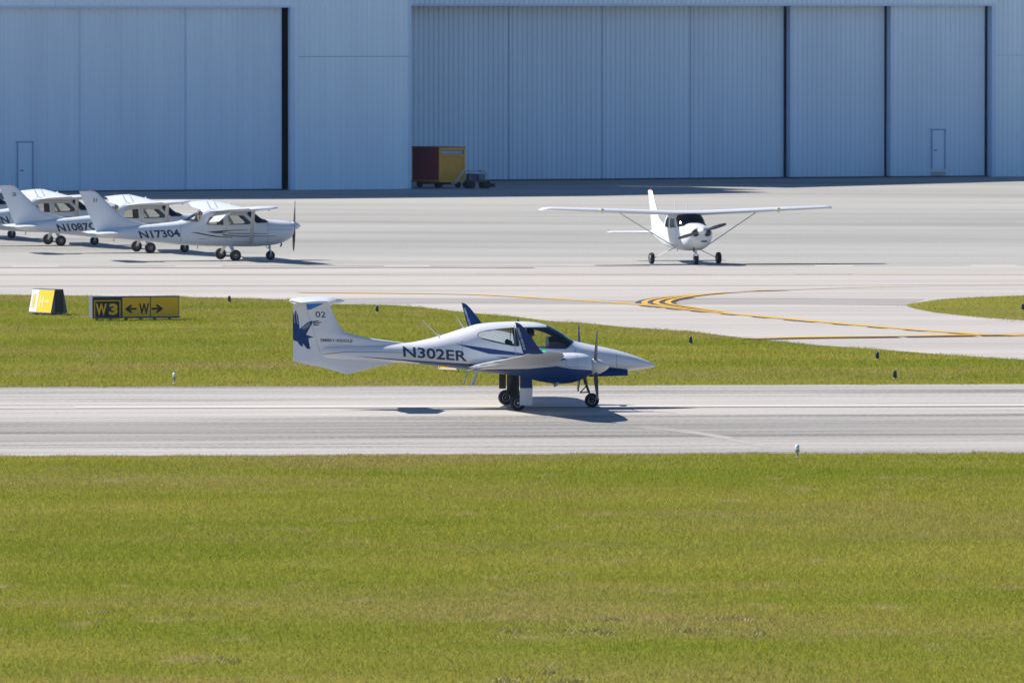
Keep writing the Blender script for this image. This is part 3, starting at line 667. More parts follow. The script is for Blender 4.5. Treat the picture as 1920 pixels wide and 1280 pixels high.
# ------------------------------------------------------------------ the high-wing planes
def high_wing(reg, fin_no):
    T = empty('high_wing_plane', (0, 0, 0))
    H = Hull([(-5.05, 1.16, .95, .04, 2, .5), (-4.6, 1.21, .88, .13, 2.2, .5), (-3.6, 1.31, .78, .25, 2.4, .5), (-2.5, 1.41, .66, .37, 2.8, .5), (-1.85, 1.49, .59, .45, 3.2, .5), (-1.6, 1.59, .575, .475, 3.3, .47), (-1.15, 1.82, .55, .52, 3.4, .47), (-.8, 1.94, .535, .545, 3.5, .47), (0, 1.96, .52, .56, 3.6, .47), (.55, 1.95, .515, .56, 3.5, .47),
              (.85, 1.86, .515, .555, 3.3, .48), (1.32, 1.55, .53, .545, 2.9, .52), (1.6, 1.515, .555, .53, 2.6, .52), (2.05, 1.48, .64, .50, 2.4, .55), (2.30, 1.45, .76, .45, 2.3, .56), (2.42, 1.41, .85, .41, 2.4, .56), (2.46, 1.37, .92, .37, 2.3, .56)])
    bm = bmesh.new(); H.mesh(bm, 90, 64)
    wins = {'windscreen': [(.60, 1.72), (.78, 2.1), (1.50, 1.44), (1.36, 1.40), (.98, 1.38), (.93, 1.42)], 'door_window': [(-.10, 1.33), (-.13, 1.70), (.50, 1.70), (.80, 1.42), (.76, 1.35)], 'side_window': [(-.95, 1.37), (-.86, 1.62), (-.72, 1.70), (-.30, 1.70), (-.27, 1.33), (-.85, 1.33)], 'rear_window': [(-1.80, 1.49), (-1.05, 2.2), (-1.03, 1.80), (-1.22, 1.44)]}
    gl = {}
    for k, poly in wins.items():
        for f in cut(bm, poly): f.material_index = 1
        gl[k] = take(bm, cut(bm, shrink(poly, .03)))
    for f in bm.faces:                                             # cowling joint
        pass
    build('fuselage', bm, [M_WHITE2, M_TRIM], T, 45)
    for s in (-1, 1):
        for a, b in (((1.42, .58), (1.42, 1.50)), ((-.20, .72), (-.20, 1.80)), ((.86, .70), (.86, 1.40)), ((-.20, .72), (.86, .70)), ((1.42, 1.16), (2.40, 1.14)), ((-1.9, .62), (-1.9, 1.45)), ((-3.0, .76), (-3.0, 1.34))):
            build('panel_seam', drape(flat_poly(strip(a, b, .016)), H.surf, s, .003, .06), M_SEAML, T)
    for k, b in gl.items():
        if k in ('door_window', 'side_window'): by_side(k, b, M_GLASSD, T)
        else: build(k, b, M_GLASSD if k != 'windscreen' else M_GLASSW, T, 45)
    bm = bmesh.new(); box(bm, (-.1, 0, .95), (2.3, .94, .06)); box(bm, (1.05, 0, 1.28), (.10, .96, .42)); box(bm, (1.2, 0, 1.47), (.36, .9, .03)); build('cabin_floor', bm, M_SEAT, T)
    for x, y in ((.15, -.27), (.15, .27), (-.75, -.27), (-.75, .27)):
        bm = bmesh.new(); box(bm, (x, y, 1.08), (.42, .42, .14)); box(bm, (x - .25, y, 1.40), (.10, .42, .62), Matrix.Rotation(-.18, 3, 'Y')); box(bm, (x - .32, y, 1.76), (.07, .24, .13)); bmesh.ops.bevel(bm, geom=bm.edges[:], offset=.03, segments=2, affect='EDGES'); build('seat', bm, M_TRIM, T, 60)
    for s in (-1, 1):
        bm = bmesh.new(); u = (0, 0, 1)
        foil(bm, [((.84, s * .0, 1.885), (-.80, s * .0, 1.86), .18, u), ((.84, s * .54, 1.885), (-.80, s * .54, 1.86), .18, u), ((.83, s * 2.6, 1.97), (-.79, s * 2.6, 1.945), .165, u), ((.74, s * 5.2, 2.075), (-.38, s * 5.2, 2.06), .115, u), ((.66, s * 5.42, 2.07), (-.40, s * 5.42, 2.055), .085, u), ((.45, s * 5.5, 2.035), (-.36, s * 5.5, 2.025), .04, u)], 10)
        wg = build('wing', bm, M_WHITE2, T, 40)
        bm = bmesh.new(); foil(bm, [((.0, s * .60, .0), (-.58, s * .60, -.012), .075, u), ((.0, s * 2.55, .085), (-.58, s * 2.55, .073), .065, u)], 6)
        fl = build('flap', bm, M_WHITE2, T, 40); fl.location = (-.30, 0, 1.85)
        bm = bmesh.new(); lathe(bm, [(.09, 0), (.085, .03), (.05, .055), (.01, .06)], (.80, s * 3.35, 1.995), 'x', 12); build('landing_light', bm, M_LAMP, T, 40)
        bm = bmesh.new(); foil(bm, [((.80, s * .54, .62), (.68, s * .54, .62), .035, u), ((.46, s * 2.62, 1.91), (.32, s * 2.62, 1.91), .035, u)], 5); build('wing_strut', bm, M_STRUT, T, 40)
        bm = bmesh.new(); foil(bm, [((.09, s * .40, .60), (-.09, s * .40, .60), .03, (0, s * .45, .9)), ((.05, s * 1.17, .235), (-.05, s * 1.17, .235), .022, (0, s * .45, .9))], 5); tube(bm, [(0, s * 1.15, .235), (0, s * 1.29, .215)], .025)
        g = build('main_gear', bm, M_WHITE2, T, 40); wheel('wheel', g, (0, s * 1.275, .215), .215, .16, .45)
        bm = bmesh.new(); lathe(bm, [(.135, 0), (.13, .03), (.02, .035)], (2.462, s * .225, 1.20), 'x', 16)
        for v in bm.verts: v.co.x += -.22 * max(0, abs(v.co.y) - .27)
        build('air_intake', bm, M_DARK, T, 40)
        bm = bmesh.new(); foil(bm, [((-4.15, 0, 1.06), (-5.32, 0, 1.05), .10, u), ((-4.22, s * .15, 1.06), (-5.32, s * .15, 1.05), .10, u), ((-4.52, s * 1.62, 1.07), (-5.25, s * 1.62, 1.06), .07, u), ((-4.7, s * 1.72, 1.07), (-5.22, s * 1.72, 1.06), .03, u)], 7); build('tailplane', bm, M_WHITE2, T, 40)
    rows = [(1.05, -3.9, -5.02), (1.15, -3.7, -5.06), (1.30, -3.2, -5.12), (1.36, -3.0, -5.15), (1.42, -3.3, -5.17), (1.50, -3.65, -5.21), (1.62, -3.98, -5.26), (1.78, -4.20, -5.33), (2.55, -4.98, -5.66), (2.62, -5.1, -5.69)]
    FZ2 = [r[0] for r in rows]
    def fy(x, z):
        le, te = np.interp(z, FZ2, [r[1] for r in rows]), np.interp(z, FZ2, [r[2] for r in rows]); c = min(1, max(0, (le - x) / (le - te))); t = min(.12, .11 * (le - te))
        return (t * 5 * (.2969 * math.sqrt(c) - .126 * c - .3516 * c * c + .2843 * c ** 3 - .1015 * c ** 4) + .002) * 1.15
    bm = bmesh.new(); foil(bm, [((le, 0, z), (te, 0, z), min(.12, .11 * (le - te)), (0, -1, 0)) for z, le, te in rows], 10)
    ru = take(bm, cut(bm, [(-6, .9), (-4.78, .9), (-4.85, 1.3), (-5.38, 2.52), (-6, 2.52)])); build('vertical_fin', bm, M_WHITE2, T, 35); build('rudder', ru, M_WHITE2, T, 35)
    bm = bmesh.new(); lathe(bm, [(.035, 0), (.035, .03), (.02, .055), (.004, .06)], (-5.22, 0, 2.62), 'z', 10); build('tail_beacon', bm, M_RED, T, 40)
    bm = bmesh.new(); tube(bm, [(1.60, 0, .75), (1.60, 0, .42)], .05); tube(bm, [(1.60, 0, .44), (1.63, -.09, .36), (1.63, -.09, .17)], .025); tube(bm, [(1.60, 0, .44), (1.63, .09, .36), (1.63, .09, .17)], .025); tube(bm, [(1.56, 0, .62), (1.46, 0, .50), (1.56, 0, .42)], .016, 6); tube(bm, [(1.63, -.1, .17), (1.63, .1, .17)], .02)
    g = build('nose_gear', bm, M_WHITE2, T, 40); wheel('wheel', g, (1.63, 0, .175), .175, .13, .45)
    bm = bmesh.new(); tube(bm, [(2.0, -.16, .72), (2.02, -.17, .58), (1.98, -.17, .5)], .032); build('exhaust_pipe', bm, M_DARK, T, 40)
    bm = bmesh.new(); box(bm, (2.36, .10, .90), (.2, .22, .09)); build('oil_cooler_grille', bm, M_FRAME, T)
    pr = bpy.data.objects.new('propeller', None); sc.collection.objects.link(pr); pr.parent = T; pr.location = (2.55, 0, 1.27)
    bm = bmesh.new(); lathe(bm, [(.15, -.09), (.165, -.05), (.15, .05), (.10, .15), (.045, .22), (.006, .245)], (0, 0, 0), 'x', 20); build('spinner', bm, M_WHITE2, pr, 40)
    for k in (0, 1):
        rd, tn, fx = Vector((0, 0, 1 - 2 * k)), Vector((0, 1 - 2 * k, 0)), Vector((1, 0, 0)); secs = []
        for r_, ch, tw in ((.1, .08, 60), (.25, .13, 45), (.5, .15, 30), (.75, .13, 22), (.9, .10, 19), (.95, .05, 18)):
            d = tn * math.cos(R(tw)) + fx * math.sin(R(tw)); up = fx * math.cos(R(tw)) - tn * math.sin(R(tw)); p = rd * r_; secs.append((p + d * ch * .5, p - d * ch * .5, .022, up))
        bm = bmesh.new(); foil(bm, secs, 5); build('blade', bm, M_BLADE_P, pr, 40)
    for x in (-.35, -.7):
        for_y = .18 if x > -.5 else -.18
        bm = bmesh.new(); tube(bm, [(x, for_y, 1.94), (x - .16, for_y, 2.26)], [.022, .012], 6); build('blade_antenna', bm, M_WHITE2, T, 40)
    bm = bmesh.new(); tube(bm, [(-1.15, 0, .57), (-1.18, 0, .44)], .02, 6); build('belly_mast', bm, M_METAL, T, 40)
    return T, H, fy

M_GLASSW = glass('windscreen_glass', (.22, .24, .26), .3)
M_STRUT = mat('strut_paint', (.5, .5, .5), .4)
HS = R(14.5); Ug = lambda X: (240 + X * .1875 - 7 - 427) / 48.5; Zg = lambda Y: (488.4 - (350 + Y * .1875)) / 50.2
swoosh = [[(630, 455), (700, 452), (800, 474), (900, 490), (1050, 503), (1050, 510), (880, 500), (760, 479), (690, 462)], [(790, 450), (900, 438), (1050, 430), (1200, 430), (1200, 434), (1050, 438), (940, 452), (1000, 464), (880, 463)], [(940, 472), (1100, 489), (1480, 493), (1480, 497), (1100, 500), (960, 486)], [(1000, 459), (1200, 464), (1390, 468), (1390, 472), (1200, 472), (1000, 469)], [(690, 520), (760, 516), (840, 508), (760, 520)], [(1320, 425), (1395, 420), (1395, 440), (1330, 444)]]
def dress(T, H, fy, reg, no):
    for s in (-1, 1):
        for q in swoosh[:5]: build('side_stripe', drape(flat_poly([(Ug(a), Zg(b)) for a, b in q]), H.surf, s, .006, .08), M_STRIPE, T)
        t = text_bm(reg, .03)
        if s > 0:
            for v in t.verts: v.co.x = 1 - v.co.x
        quad_fit(t, (Ug(160), Zg(515)), (Ug(548), Zg(498)), (Ug(128), Zg(437))); build('registration_lettering', drape(t, H.surf, s, .008, .06), M_INK, T, recalc=False)
        if no:
            t = text_bm(no, .01)
            if s > 0:
                for v in t.verts: v.co.x = 1 - v.co.x
            quad_fit(t, (-5.17, 2.21), (-5.02, 2.20), (-5.17, 2.36)); build('fleet_number', drape(t, fy, s, .005), M_INK, T, recalc=False)

PLAIN, HC, FY = high_wing('', '')
row = [(-10.65, 329.8, 'N17304', '31', 'white high-wing plane with lowered flaps marked N17304, nearest of the parked row'),
       (-14.26, 340.3, 'N1087C', '28', 'white high-wing plane marked N1087C parked behind the plane with lowered flaps'),
       (-18.25, 350.8, 'N1063N', None, 'white high-wing plane with its tail cut off by the photo, third of the parked row'),
       (-22.15, 361.3, None, None, 'farthest plane of the parked row, only its nose in view at the left edge')]
for i, (x, y, reg, no, lab) in enumerate(row):
    T = copy_tree(PLAIN); T.location = (x, y, 0.0); T.rotation_euler = (0, 0, HS)
    tag(T, lab, 'plane', 'high-wing planes parked in a row')
    if reg: dress(T, HC, FY, reg, no)
    for k in kids(T):
        n = k.name.split('.')[0]
        if n == 'flap' and i == 0: k.rotation_euler = (0, R(-36), 0); k.location = (-.40, 0, 1.80)
        if n == 'propeller': k.rotation_euler = (R((8, 25, -30, 12)[i]), 0, 0)
PLAIN.location = at(1284.5, 494.7); PLAIN.rotation_euler = (0, 0, math.atan2(-.974, .226))
tag(PLAIN, 'all white high-wing plane facing the camera, taxiing alone on the apron right of the row', 'plane')
for k in kids(PLAIN):
    if k.name.split('.')[0] == 'propeller': k.rotation_euler = (R(-74), 0, 0)
P2L = Matrix.Translation(PLAIN.location) @ Matrix.Rotation(PLAIN.rotation_euler.z, 4, 'Z')
for y, lab in ((-.27, 'person on the left behind the windscreen of the plane facing the camera'), (.27, 'person on the right behind the windscreen of the plane facing the camera')):
    p = copy_tree(PIL); p.location = P2L @ Vector((.20, y, 1.13)); p.rotation_euler = (0, 0, PLAIN.rotation_euler.z); tag(p, lab, 'person')

# ------------------------------------------------------------------ hangars
M_SIDING = mat('pale_blue_siding', (.78, .88, .95), .55, var=.10, vscale=1, run=(1.1, 1.1, .09))
M_DOOR = mat('pale_blue_door_sheet', (.74, .84, .92), .55, var=.11, vscale=1, run=(.9, .9, .08))
M_TRIMB = mat('blue_trim', (.60, .72, .88), .5); M_SEAM = mat('seam_gap', (.012, .018, .045), .8); M_ROOF = mat('roof_sheet', (.16, .17, .18), .6); M_INNER = mat('hangar_interior', (.10, .11, .13), .9)
def sheet_wall(bm, x0, x1, z0, z1, y, pitch=.30, dep=.035):
    """ribbed metal sheet facing -y, closed behind"""
    pr = [(x0, y)]; x = x0
    while x < x1 - 1e-6:
        for f, d in ((.55, 0), (.65, dep), (.90, dep), (1.0, 0)): pr.append((min(x1, x + pitch * f), y - d))
        x += pitch
    lo, hi = [bm.verts.new((a, b, z0)) for a, b in pr], [bm.verts.new((a, b, z1)) for a, b in pr]
    for i in range(len(pr) - 1):
        if pr[i + 1][0] > pr[i][0] + 1e-6: bm.faces.new((lo[i], lo[i + 1], hi[i + 1], hi[i]))
class Wall:
    def __init__(s, name, ref, H): s.o = at(*ref); s.o.z = 0; s.root = empty(name, s.o, HY); s.H = H
    def t(s, px, y=0.0):
        c, n = math.cos(HY), math.sin(HY); k = (px - 960) / F_PX; ox, oy = s.o.x - y * n, s.o.y + y * c
        return (k * oy - ox) / (c - k * n)
    def wall(s, name, a, b, z0, z1, y=0.0, m=None, par=None, th=.25):
        bm = bmesh.new(); sheet_wall(bm, a, b, z0, z1, y); box(bm, ((a + b) / 2, y + th / 2 + .004, (z0 + z1) / 2), (b - a, th, z1 - z0)); return build(name, bm, m or M_SIDING, par or s.root, recalc=False)
    def bx(s, name, a, b, y0, y1, z0, z1, m, par=None):
        bm = bmesh.new(); box(bm, ((a + b) / 2, (y0 + y1) / 2, (z0 + z1) / 2), (b - a, y1 - y0, z1 - z0)); return build(name, bm, m, par or s.root)
    def gable(s, prof):
        """upper front wall and roof following (x, height) points"""
        bm = bmesh.new(); ring = lambda y: [bm.verts.new((x, y, z)) for x, z in prof] + [bm.verts.new((prof[-1][0], y, s.H)), bm.verts.new((prof[0][0], y, s.H))]
        skin(bm, [ring(0), ring(.25)]); build('gable_wall', bm, M_SIDING, s.root)
        bm = bmesh.new(); skin(bm, [ring(43.7), ring(44.2)]); build('gable_wall', bm, M_SIDING, s.root)
        for (x, z), d in ((prof[0], .15), (prof[-1], -.15)):
            if z - s.H > .45: s.bx('side_wall', x + d - .15, x + d + .15, .25, 43.7, s.H, z - .02, M_SIDING)
        bm = bmesh.new(); ring = lambda y: [bm.verts.new((x, y, z)) for x, z in prof] + [bm.verts.new((x, y, z + .35)) for x, z in reversed(prof)]
        skin(bm, [ring(-.9), ring(45)]); build('roof', bm, M_ROOF, s.root)
    def pdoor(s, px0, px1, z0, z1, y, leaf, handle_left):
        a, b = s.t(px0, y), s.t(px1, y); y -= .05
        d = s.bx('personnel_door', a, b, y - .03, y + .03, z0, z1, M_DOOR, leaf)
        bm = bmesh.new()
        for c, sz in (((a - .03, y - .02, (z0 + z1) / 2), (.05, .08, z1 - z0)), ((b + .04, y - .02, (z0 + z1) / 2), (.09, .08, z1 - z0)), (((a + b) / 2, y - .02, z1 + .04), (b - a + .2, .08, .08))): box(bm, c, sz)
        build('door_frame', bm, M_FRAMEB, leaf)
        bm = bmesh.new(); hx = a + .12 if handle_left else b - .12; tube(bm, [(hx, y - .03, z0 + 1.05), (hx, y - .1, z0 + 1.05), (hx + (.14 if handle_left else -.14), y - .1, z0 + 1.05)], .025, 6)
        h = build('door_handle', bm, M_DARK, leaf)
        return d
M_FRAMEB = mat('door_frame_blue', (.32, .42, .60), .5)
DH = 9.6
# left hangar: door opening and the wide wall bay beside it
WL = Wall('hangar', (700, 355), 10.6); t = WL.t
tag(WL.root, 'pale blue ribbed metal hangar on the left with a big door behind the parked planes', 'hangar')
xa, xr = t(545), t(768)
WL.wall('wall_panel', xa, xr, 0, WL.H); WL.wall('header_panel', t(-700), xa, DH, WL.H); WL.wall('wall_panel', t(-1100), t(-700), 0, WL.H); WL.gable([(t(-1100), 10.9), (t(-330), 23), (t(250), 23), (xr, 18)])
WL.bx('door_lintel', t(-700), xa + .02, -.04, .02, DH - .10, DH + .02, M_TRIMB)
WL.bx('jamb', xa - .03, xa + .22, -.06, .26, 0, DH - .1, M_TRIMB); WL.bx('corner_trim', xr - .04, xr + .06, -.07, .3, 0, WL.H, M_TRIMB)
WL.bx('wall_seam', t(560), xr - .06, -.042, 0.0, 6.93, 6.96, M_FRAMEB)
bm = bmesh.new(); x0, x1 = t(-1100), xr
box(bm, (x1 - .15, 22, WL.H / 2), (.3, 43.4, WL.H)); box(bm, (x0 + .15, 22, WL.H / 2), (.3, 43.4, WL.H)); box(bm, ((x0 + x1) / 2, 44, WL.H / 2), (x1 - x0, .4, WL.H)); build('rear_walls', bm, M_INNER, WL.root)
WL.bx('shade_block', xr - 5, xr - .02, 8, 17, 10.6, 22, M_SIDING)  # unseen block added so its shadow closes a sunlit gap on the apron
edges = [t(p, .5) for p in (-700, -330, -50, 151, 349, 528)]; leaves = []
for i, (a, b) in enumerate(zip(edges, edges[1:])):
    y = .5 + (.02 if i % 2 else 0); lf = WL.wall('sliding_door', a + .02, b - .02, .06, DH + .2, y, M_DOOR, th=.2); leaves.append(lf)
    WL.bx('door_edge_trim', b - .07, b - .015, y - .055, y, .06, DH, M_TRIMB, lf)
WL.pdoor(33, 59, .08, 2.55, .5, leaves[2], True)
WL.bx('door_track', t(-700), xa - .04, .3, .8, -.02, .03, M_DARK)
# right hangar, set back, with stepped door leaves
WR = Wall('hangar', (1400, 335.5), 10.6); t = WR.t
tag(WR.root, 'pale blue ribbed metal hangar on the right with stepped doors and a cart before it', 'hangar')
cw = WL.root.matrix_basis = Matrix.Translation(WL.o) @ Matrix.Rotation(HY, 4, 'Z'); loc = (Matrix.Translation(WR.o) @ Matrix.Rotation(HY, 4, 'Z')).inverted()
x0 = (loc @ (cw @ Vector((xr, 0, 0)))).x + .12; x1 = t(2700); xe = t(1866)
WR.wall('header_panel', x0, xe, DH + .1, WR.H); WR.wall('wall_panel', xe, x1, 0, WR.H)
WR.bx('door_lintel', x0, xe, -.05, .02, DH, DH + .12, M_TRIMB); WR.bx('wall_seam', xe + .1, x1, -.05, 0.0, 6.8, 6.84, M_TRIMB)
bm = bmesh.new(); box(bm, (x1 - .15, 22, WR.H / 2), (.3, 43.4, WR.H)); box(bm, (x0 + .15, 22, WR.H / 2), (.3, 43.4, WR.H)); box(bm, ((x0 + x1) / 2, 44, WR.H / 2), (x1 - x0, .4, WR.H)); build('rear_walls', bm, M_INNER, WR.root)
WR.gable([(x0, 26.5), (WR.t(1480), 13.0), (x1, 11.0)])
px = [700, 770, 955, 1130, 1295, 1481, 1669, 1857]; ys = [1.55, 1.55, 1.53, 1.55, 1.53, 1.05, .55]
for i, y in enumerate(ys):
    a, b = (x0 + .2 if i == 0 else t(px[i], y)), t(px[i + 1], y); lf = WR.wall('sliding_door', a + .01, b - .02, .06, DH + .3, y, M_DOOR, th=.2)
    if i >= 4:
        WR.bx('door_edge_trim', b - .40, b - .24, y - .05, y - .002, .06, DH, M_SEAM, lf)
        if i > 4: WR.bx('door_edge_trim', a - .012, a + .06, y - .06, y + .44, .06, DH, M_TRIMB, lf)
    else: WR.bx('door_edge_trim', b - .07, b - .02, y - .042, y - .002, .06, DH, M_FRAMEB, lf)
    if i == 6:
        WR.pdoor(1747, 1769, .45, 2.62, y, lf, True)
        WR.bx('threshold', t(1746, y), t(1770, y), y - .14, y + .02, .1, .3, mat('concrete_sill', (.5, .46, .42), .8), lf)
WR.bx('jamb', xe - .25, xe + .02, -.06, .6, 0, DH, M_TRIMB); WR.bx('door_track', x0, xe, .3, 1.9, -.02, .03, M_DARK)

# ------------------------------------------------------------------ carts by the hangar corner
M_CY = mat('cart_yellow', (.95, .42, .03), .5, var=.12, vscale=4); M_CM = mat('maroon_curtain', (.56, .075, .11), .8, var=.25, vscale=6); M_CP = mat('cart_panel', (.85, .37, .04), .6, var=.15, vscale=3)
c = at(848, 353.0); CT = empty('baggage_cart', c, R(30)); tag(CT, 'yellow framed baggage cart with dark maroon side curtains parked by the hangar corner', 'cart')
bm = bmesh.new()                                                   # local -y is the yellow end, the length runs to +y
for x in (-.74, .74):
    for y in (.04, 2.9): box(bm, (x, y, 1.21), (.09, .09, 1.78))
for y in (.04, 2.9): box(bm, (0, y, .38), (1.56, .09, .12)); box(bm, (0, y, 2.06), (1.56, .09, .12))
for x in (-.74, .74): box(bm, (x, 1.47, .38), (.085, 2.8, .11))
build('frame', bm, M_CY, CT)
bm = bmesh.new(); box(bm, (0, .05, 1.05), (1.40, .03, 1.22)); build('end_panel', bm, M_CP, CT)
bm = bmesh.new(); box(bm, (0, .04, 1.72), (1.40, .06, .10)); build('crossbar', bm, M_CY, CT)
bm = bmesh.new(); box(bm, (0, .06, 1.885), (1.30, .02, .20)); build('header_plate', bm, M_GREY, CT)
for x in (-.765, .765):
    bm = bmesh.new(); n = 24; rings = []
    for k in range(n + 1):
        y = .1 + 2.76 * k / n; o = .02 * math.sin(k * 1.9); rings.append([bm.verts.new(p) for p in ((x + o, y, .42), (x + o * .3, y, 2.08), (x + o * .3 + .015, y, 2.08), (x + o + .015, y, .42))])
    skin(bm, rings); build('curtain', bm, M_CM, CT, 60)
bm = bmesh.new(); box(bm, (0, 1.47, 2.15), (1.62, 3.0, .06)); build('roof', bm, mat('cart_roof', (.35, .2, .17), .6), CT)
bm = bmesh.new(); box(bm, (0, 1.47, .42), (1.5, 2.8, .06)); box(bm, (0, .5, .24), (1.2, .12, .12)); box(bm, (0, 2.4, .24), (1.2, .12, .12)); build('chassis', bm, M_DARK, CT)
for x in (-.62, .62):
    for y in (.5, 2.4):
        bm = bmesh.new(); lathe(bm, [(.09, -.07), (.2, -.08), (.22, -.04), (.22, .04), (.2, .08), (.09, .07)], (x, y, .22), 'x', 18); build('wheel', bm, M_RUBBER, CT, 40)
bm = bmesh.new(); tube(bm, [(.12, -.12, .26), (.52, -.40, .98)], .055, 6); tube(bm, [(.12, -.12, .26), (0, .1, .25)], .045, 6); build('tow_bar', bm, M_WHITE2, CT, 40)
M_PANEL = mat('trolley_grey', (.16, .18, .22), .5); M_SF2 = mat('trolley_navy', (.05, .06, .09), .5)
c = at(899, 354.0); CG = empty('ground_power_cart', c, R(24)); tag(CG, 'low dark equipment trolley with grey rails beside the yellow cart end', 'trolley')
bm = bmesh.new(); box(bm, (0, .4, .40), (1.05, .7, .14)); box(bm, (-.28, .4, .62), (.42, .6, .34)); bmesh.ops.bevel(bm, geom=bm.edges[:], offset=.03, segments=2, affect='EDGES'); build('body', bm, M_SF2, CG, 50)
bm = bmesh.new(); box(bm, (.22, .4, .62), (.36, .5, .30)); build('cabinet', bm, M_PANEL, CG)
bm = bmesh.new()
for y in (.08, .74): tube(bm, [(-.5, y, .45), (-.5, y, .92), (.30, y, .92), (.46, y, .80), (.46, y, .45)], .022, 6)
tube(bm, [(.3, .08, .92), (.3, .74, .92)], .022, 6); tube(bm, [(-.5, .08, .92), (-.5, .74, .92)], .022, 6); lathe(bm, [(.05, 0), (.07, .05), (.03, .1)], (.12, .2, .9), 'z', 10); build('rail', bm, M_METAL, CG, 40)
for x in (-.42, .48):
    for y in (.08, .72):
        bm = bmesh.new(); lathe(bm, [(.08, -.06), (.19, -.07), (.21, -.03), (.21, .03), (.19, .07), (.08, .06)], (x, y, .21), 'y', 18); build('wheel', bm, M_RUBBER, CG, 40)
bm = bmesh.new(); tube(bm, [(.5, .4, .32), (.85, .35, .20)], .035, 6); box(bm, (.92, .34, .17), (.18, .2, .2)); build('drawbar', bm, M_DARK, CG, 40)

# ------------------------------------------------------------------ signs
M_SY = mat('sign_yellow', (.93, .50, .006), .45); M_SB = mat('sign_black', (.018, .02, .025), .5); M_SF = mat('sign_frame', (.11, .12, .16), .5); M_SW = mat('sign_white', (.75, .75, .72), .5)
SG = empty('taxiway_sign', at(255, 600.5), R(17)); tag(SG, 'long black and yellow taxiway sign reading W3 and W with arrows, standing on the grass', 'sign')
k = 62.3 * math.cos(R(17)); sx = lambda x: (x - 255) / k; W0, W1 = sx(174.5), sx(336); zb, zt = .07, .725
bm = bmesh.new(); box(bm, ((W0 + W1) / 2, .24, (zb + zt) / 2), (W1 - W0, .44, zt - zb)); bmesh.ops.bevel(bm, geom=bm.edges[:], offset=.012, segments=2, affect='EDGES'); box(bm, ((W0 + W1) / 2, .01, zb + .02), (W1 - W0 + .02, .06, .05)); box(bm, ((W0 + W1) / 2, .01, zt - .01), (W1 - W0 + .02, .06, .035)); build('housing', bm, M_SF, SG, 40)
def panel(a, b, m):
    bm = bmesh.new(); box(bm, ((sx(a) + sx(b)) / 2, .006, .40), (sx(b) - sx(a), .02, .60)); return build('face_panel', bm, m, SG)
pa, pb, pc = panel(176.5, 227.5, M_SB), panel(230, 281, M_SY), panel(283, 334, M_SY)
zz = lambda y: (600.5 - y) / 62.3
def sign_text(s, x0, x1, y0, y1, m, par, bold=.03):
    t = quad_fit(text_bm(s, bold), (sx(x0), zz(y1)), (sx(x1), zz(y1)), (sx(x0), zz(y0)))
    for v in t.verts: v.co.y = -.009
    return build('lettering', t, m, par, recalc=False)
sign_text('W', 180.5, 200.5, 568.5, 590, M_SY, pa); sign_text('3', 205, 221, 568.5, 590, M_SY, pa, .045); sign_text('W', 260.5, 279.5, 568.5, 589.5, M_SB, pb, .03)
bm = bmesh.new()
for a, b, c_, d in ((177.5, 226, 562.2, 563.8), (177.5, 226, 595.5, 597), (177.5, 179, 563.8, 595.5), (224.5, 226, 563.8, 595.5)): box(bm, ((sx(a) + sx(b)) / 2, -.006, (zz(c_) + zz(d)) / 2), (sx(b) - sx(a), .006, zz(c_) - zz(d)))
build('border', bm, M_SY, pa)
def arrow(x_tail, x_tip, yc, par):
    bm = bmesh.new(); s = 1 if x_tip > x_tail else -1; X0, X1, Z = sx(x_tail), sx(x_tip), zz(yc); hw = .03; h = .125
    for poly in ([(X0, Z - hw), (X1 - s * .05, Z - hw), (X1 - s * .05, Z + hw), (X0, Z + hw)], [(X1, Z), (X1 - s * .055, Z + .045), (X1 - s * .21, Z + h + .02), (X1 - s * .21, Z + h - .06), (X1 - s * .085, Z)], [(X1, Z), (X1 - s * .055, Z - .045), (X1 - s * .21, Z - h - .02), (X1 - s * .21, Z - h + .06), (X1 - s * .085, Z)]):
        merge(bm, flat_poly(poly))
    for i, v in enumerate(bm.verts): v.co.y = -.009
    build('arrow', bm, M_SB, par)
arrow(256, 234.5, 578.8, pb); arrow(284, 305.5, 578.8, pc)
for x in (184, 210, 238, 265, 291, 319):
    bm = bmesh.new(); box(bm, (sx(x), .1, .04), (.07, .07, .10)); lathe(bm, [(.07, 0), (.07, .02), (.02, .03)], (sx(x), .1, 0), 'z', 10); build('leg', bm, M_DARK, SG)
# wedge shaped sign seen from its end
S2 = empty('taxiway_sign', at(90, 590), R(-52)); tag(S2, 'wedge shaped taxiway sign turned left, sunlit yellow and white face and dark end', 'sign')
Lh, db, dt, z0, z1 = .60, .31, .15, .06, .80
bm = bmesh.new(); rings = [[bm.verts.new(p) for p in ((x, -db, z0), (x, db, z0), (x, dt, z1), (x, -dt, z1))] for x in (-Lh, Lh)]; skin(bm, rings); build('housing', bm, M_SF, S2)
face = lambda x, f, o=.006: (x, -db + (db - dt) * f - o, z0 + (z1 - z0) * f + o * .2)
def fpanel(name, a, b, f0, f1, m, o=.006):
    bm = bmesh.new(); r0 = [bm.verts.new(face(*q, o)) for q in ((a, f0), (b, f0), (b, f1), (a, f1))]; r1 = [bm.verts.new(face(*q, .0005)) for q in ((a, f0), (b, f0), (b, f1), (a, f1))]; skin(bm, [r0, r1]); return build(name, bm, m, S2)
fpanel('face_panel', -.585, -.215, .04, .96, M_SW); fpanel('face_panel', -.205, .585, .04, .96, M_SY)
M_PALE = mat('overexposed_lettering', (.72, .62, .28), .6); M_PALEG = mat('overexposed_grey_lettering', (.55, .50, .36), .6)  # pale tones paint in the sun's overexposure of the letters
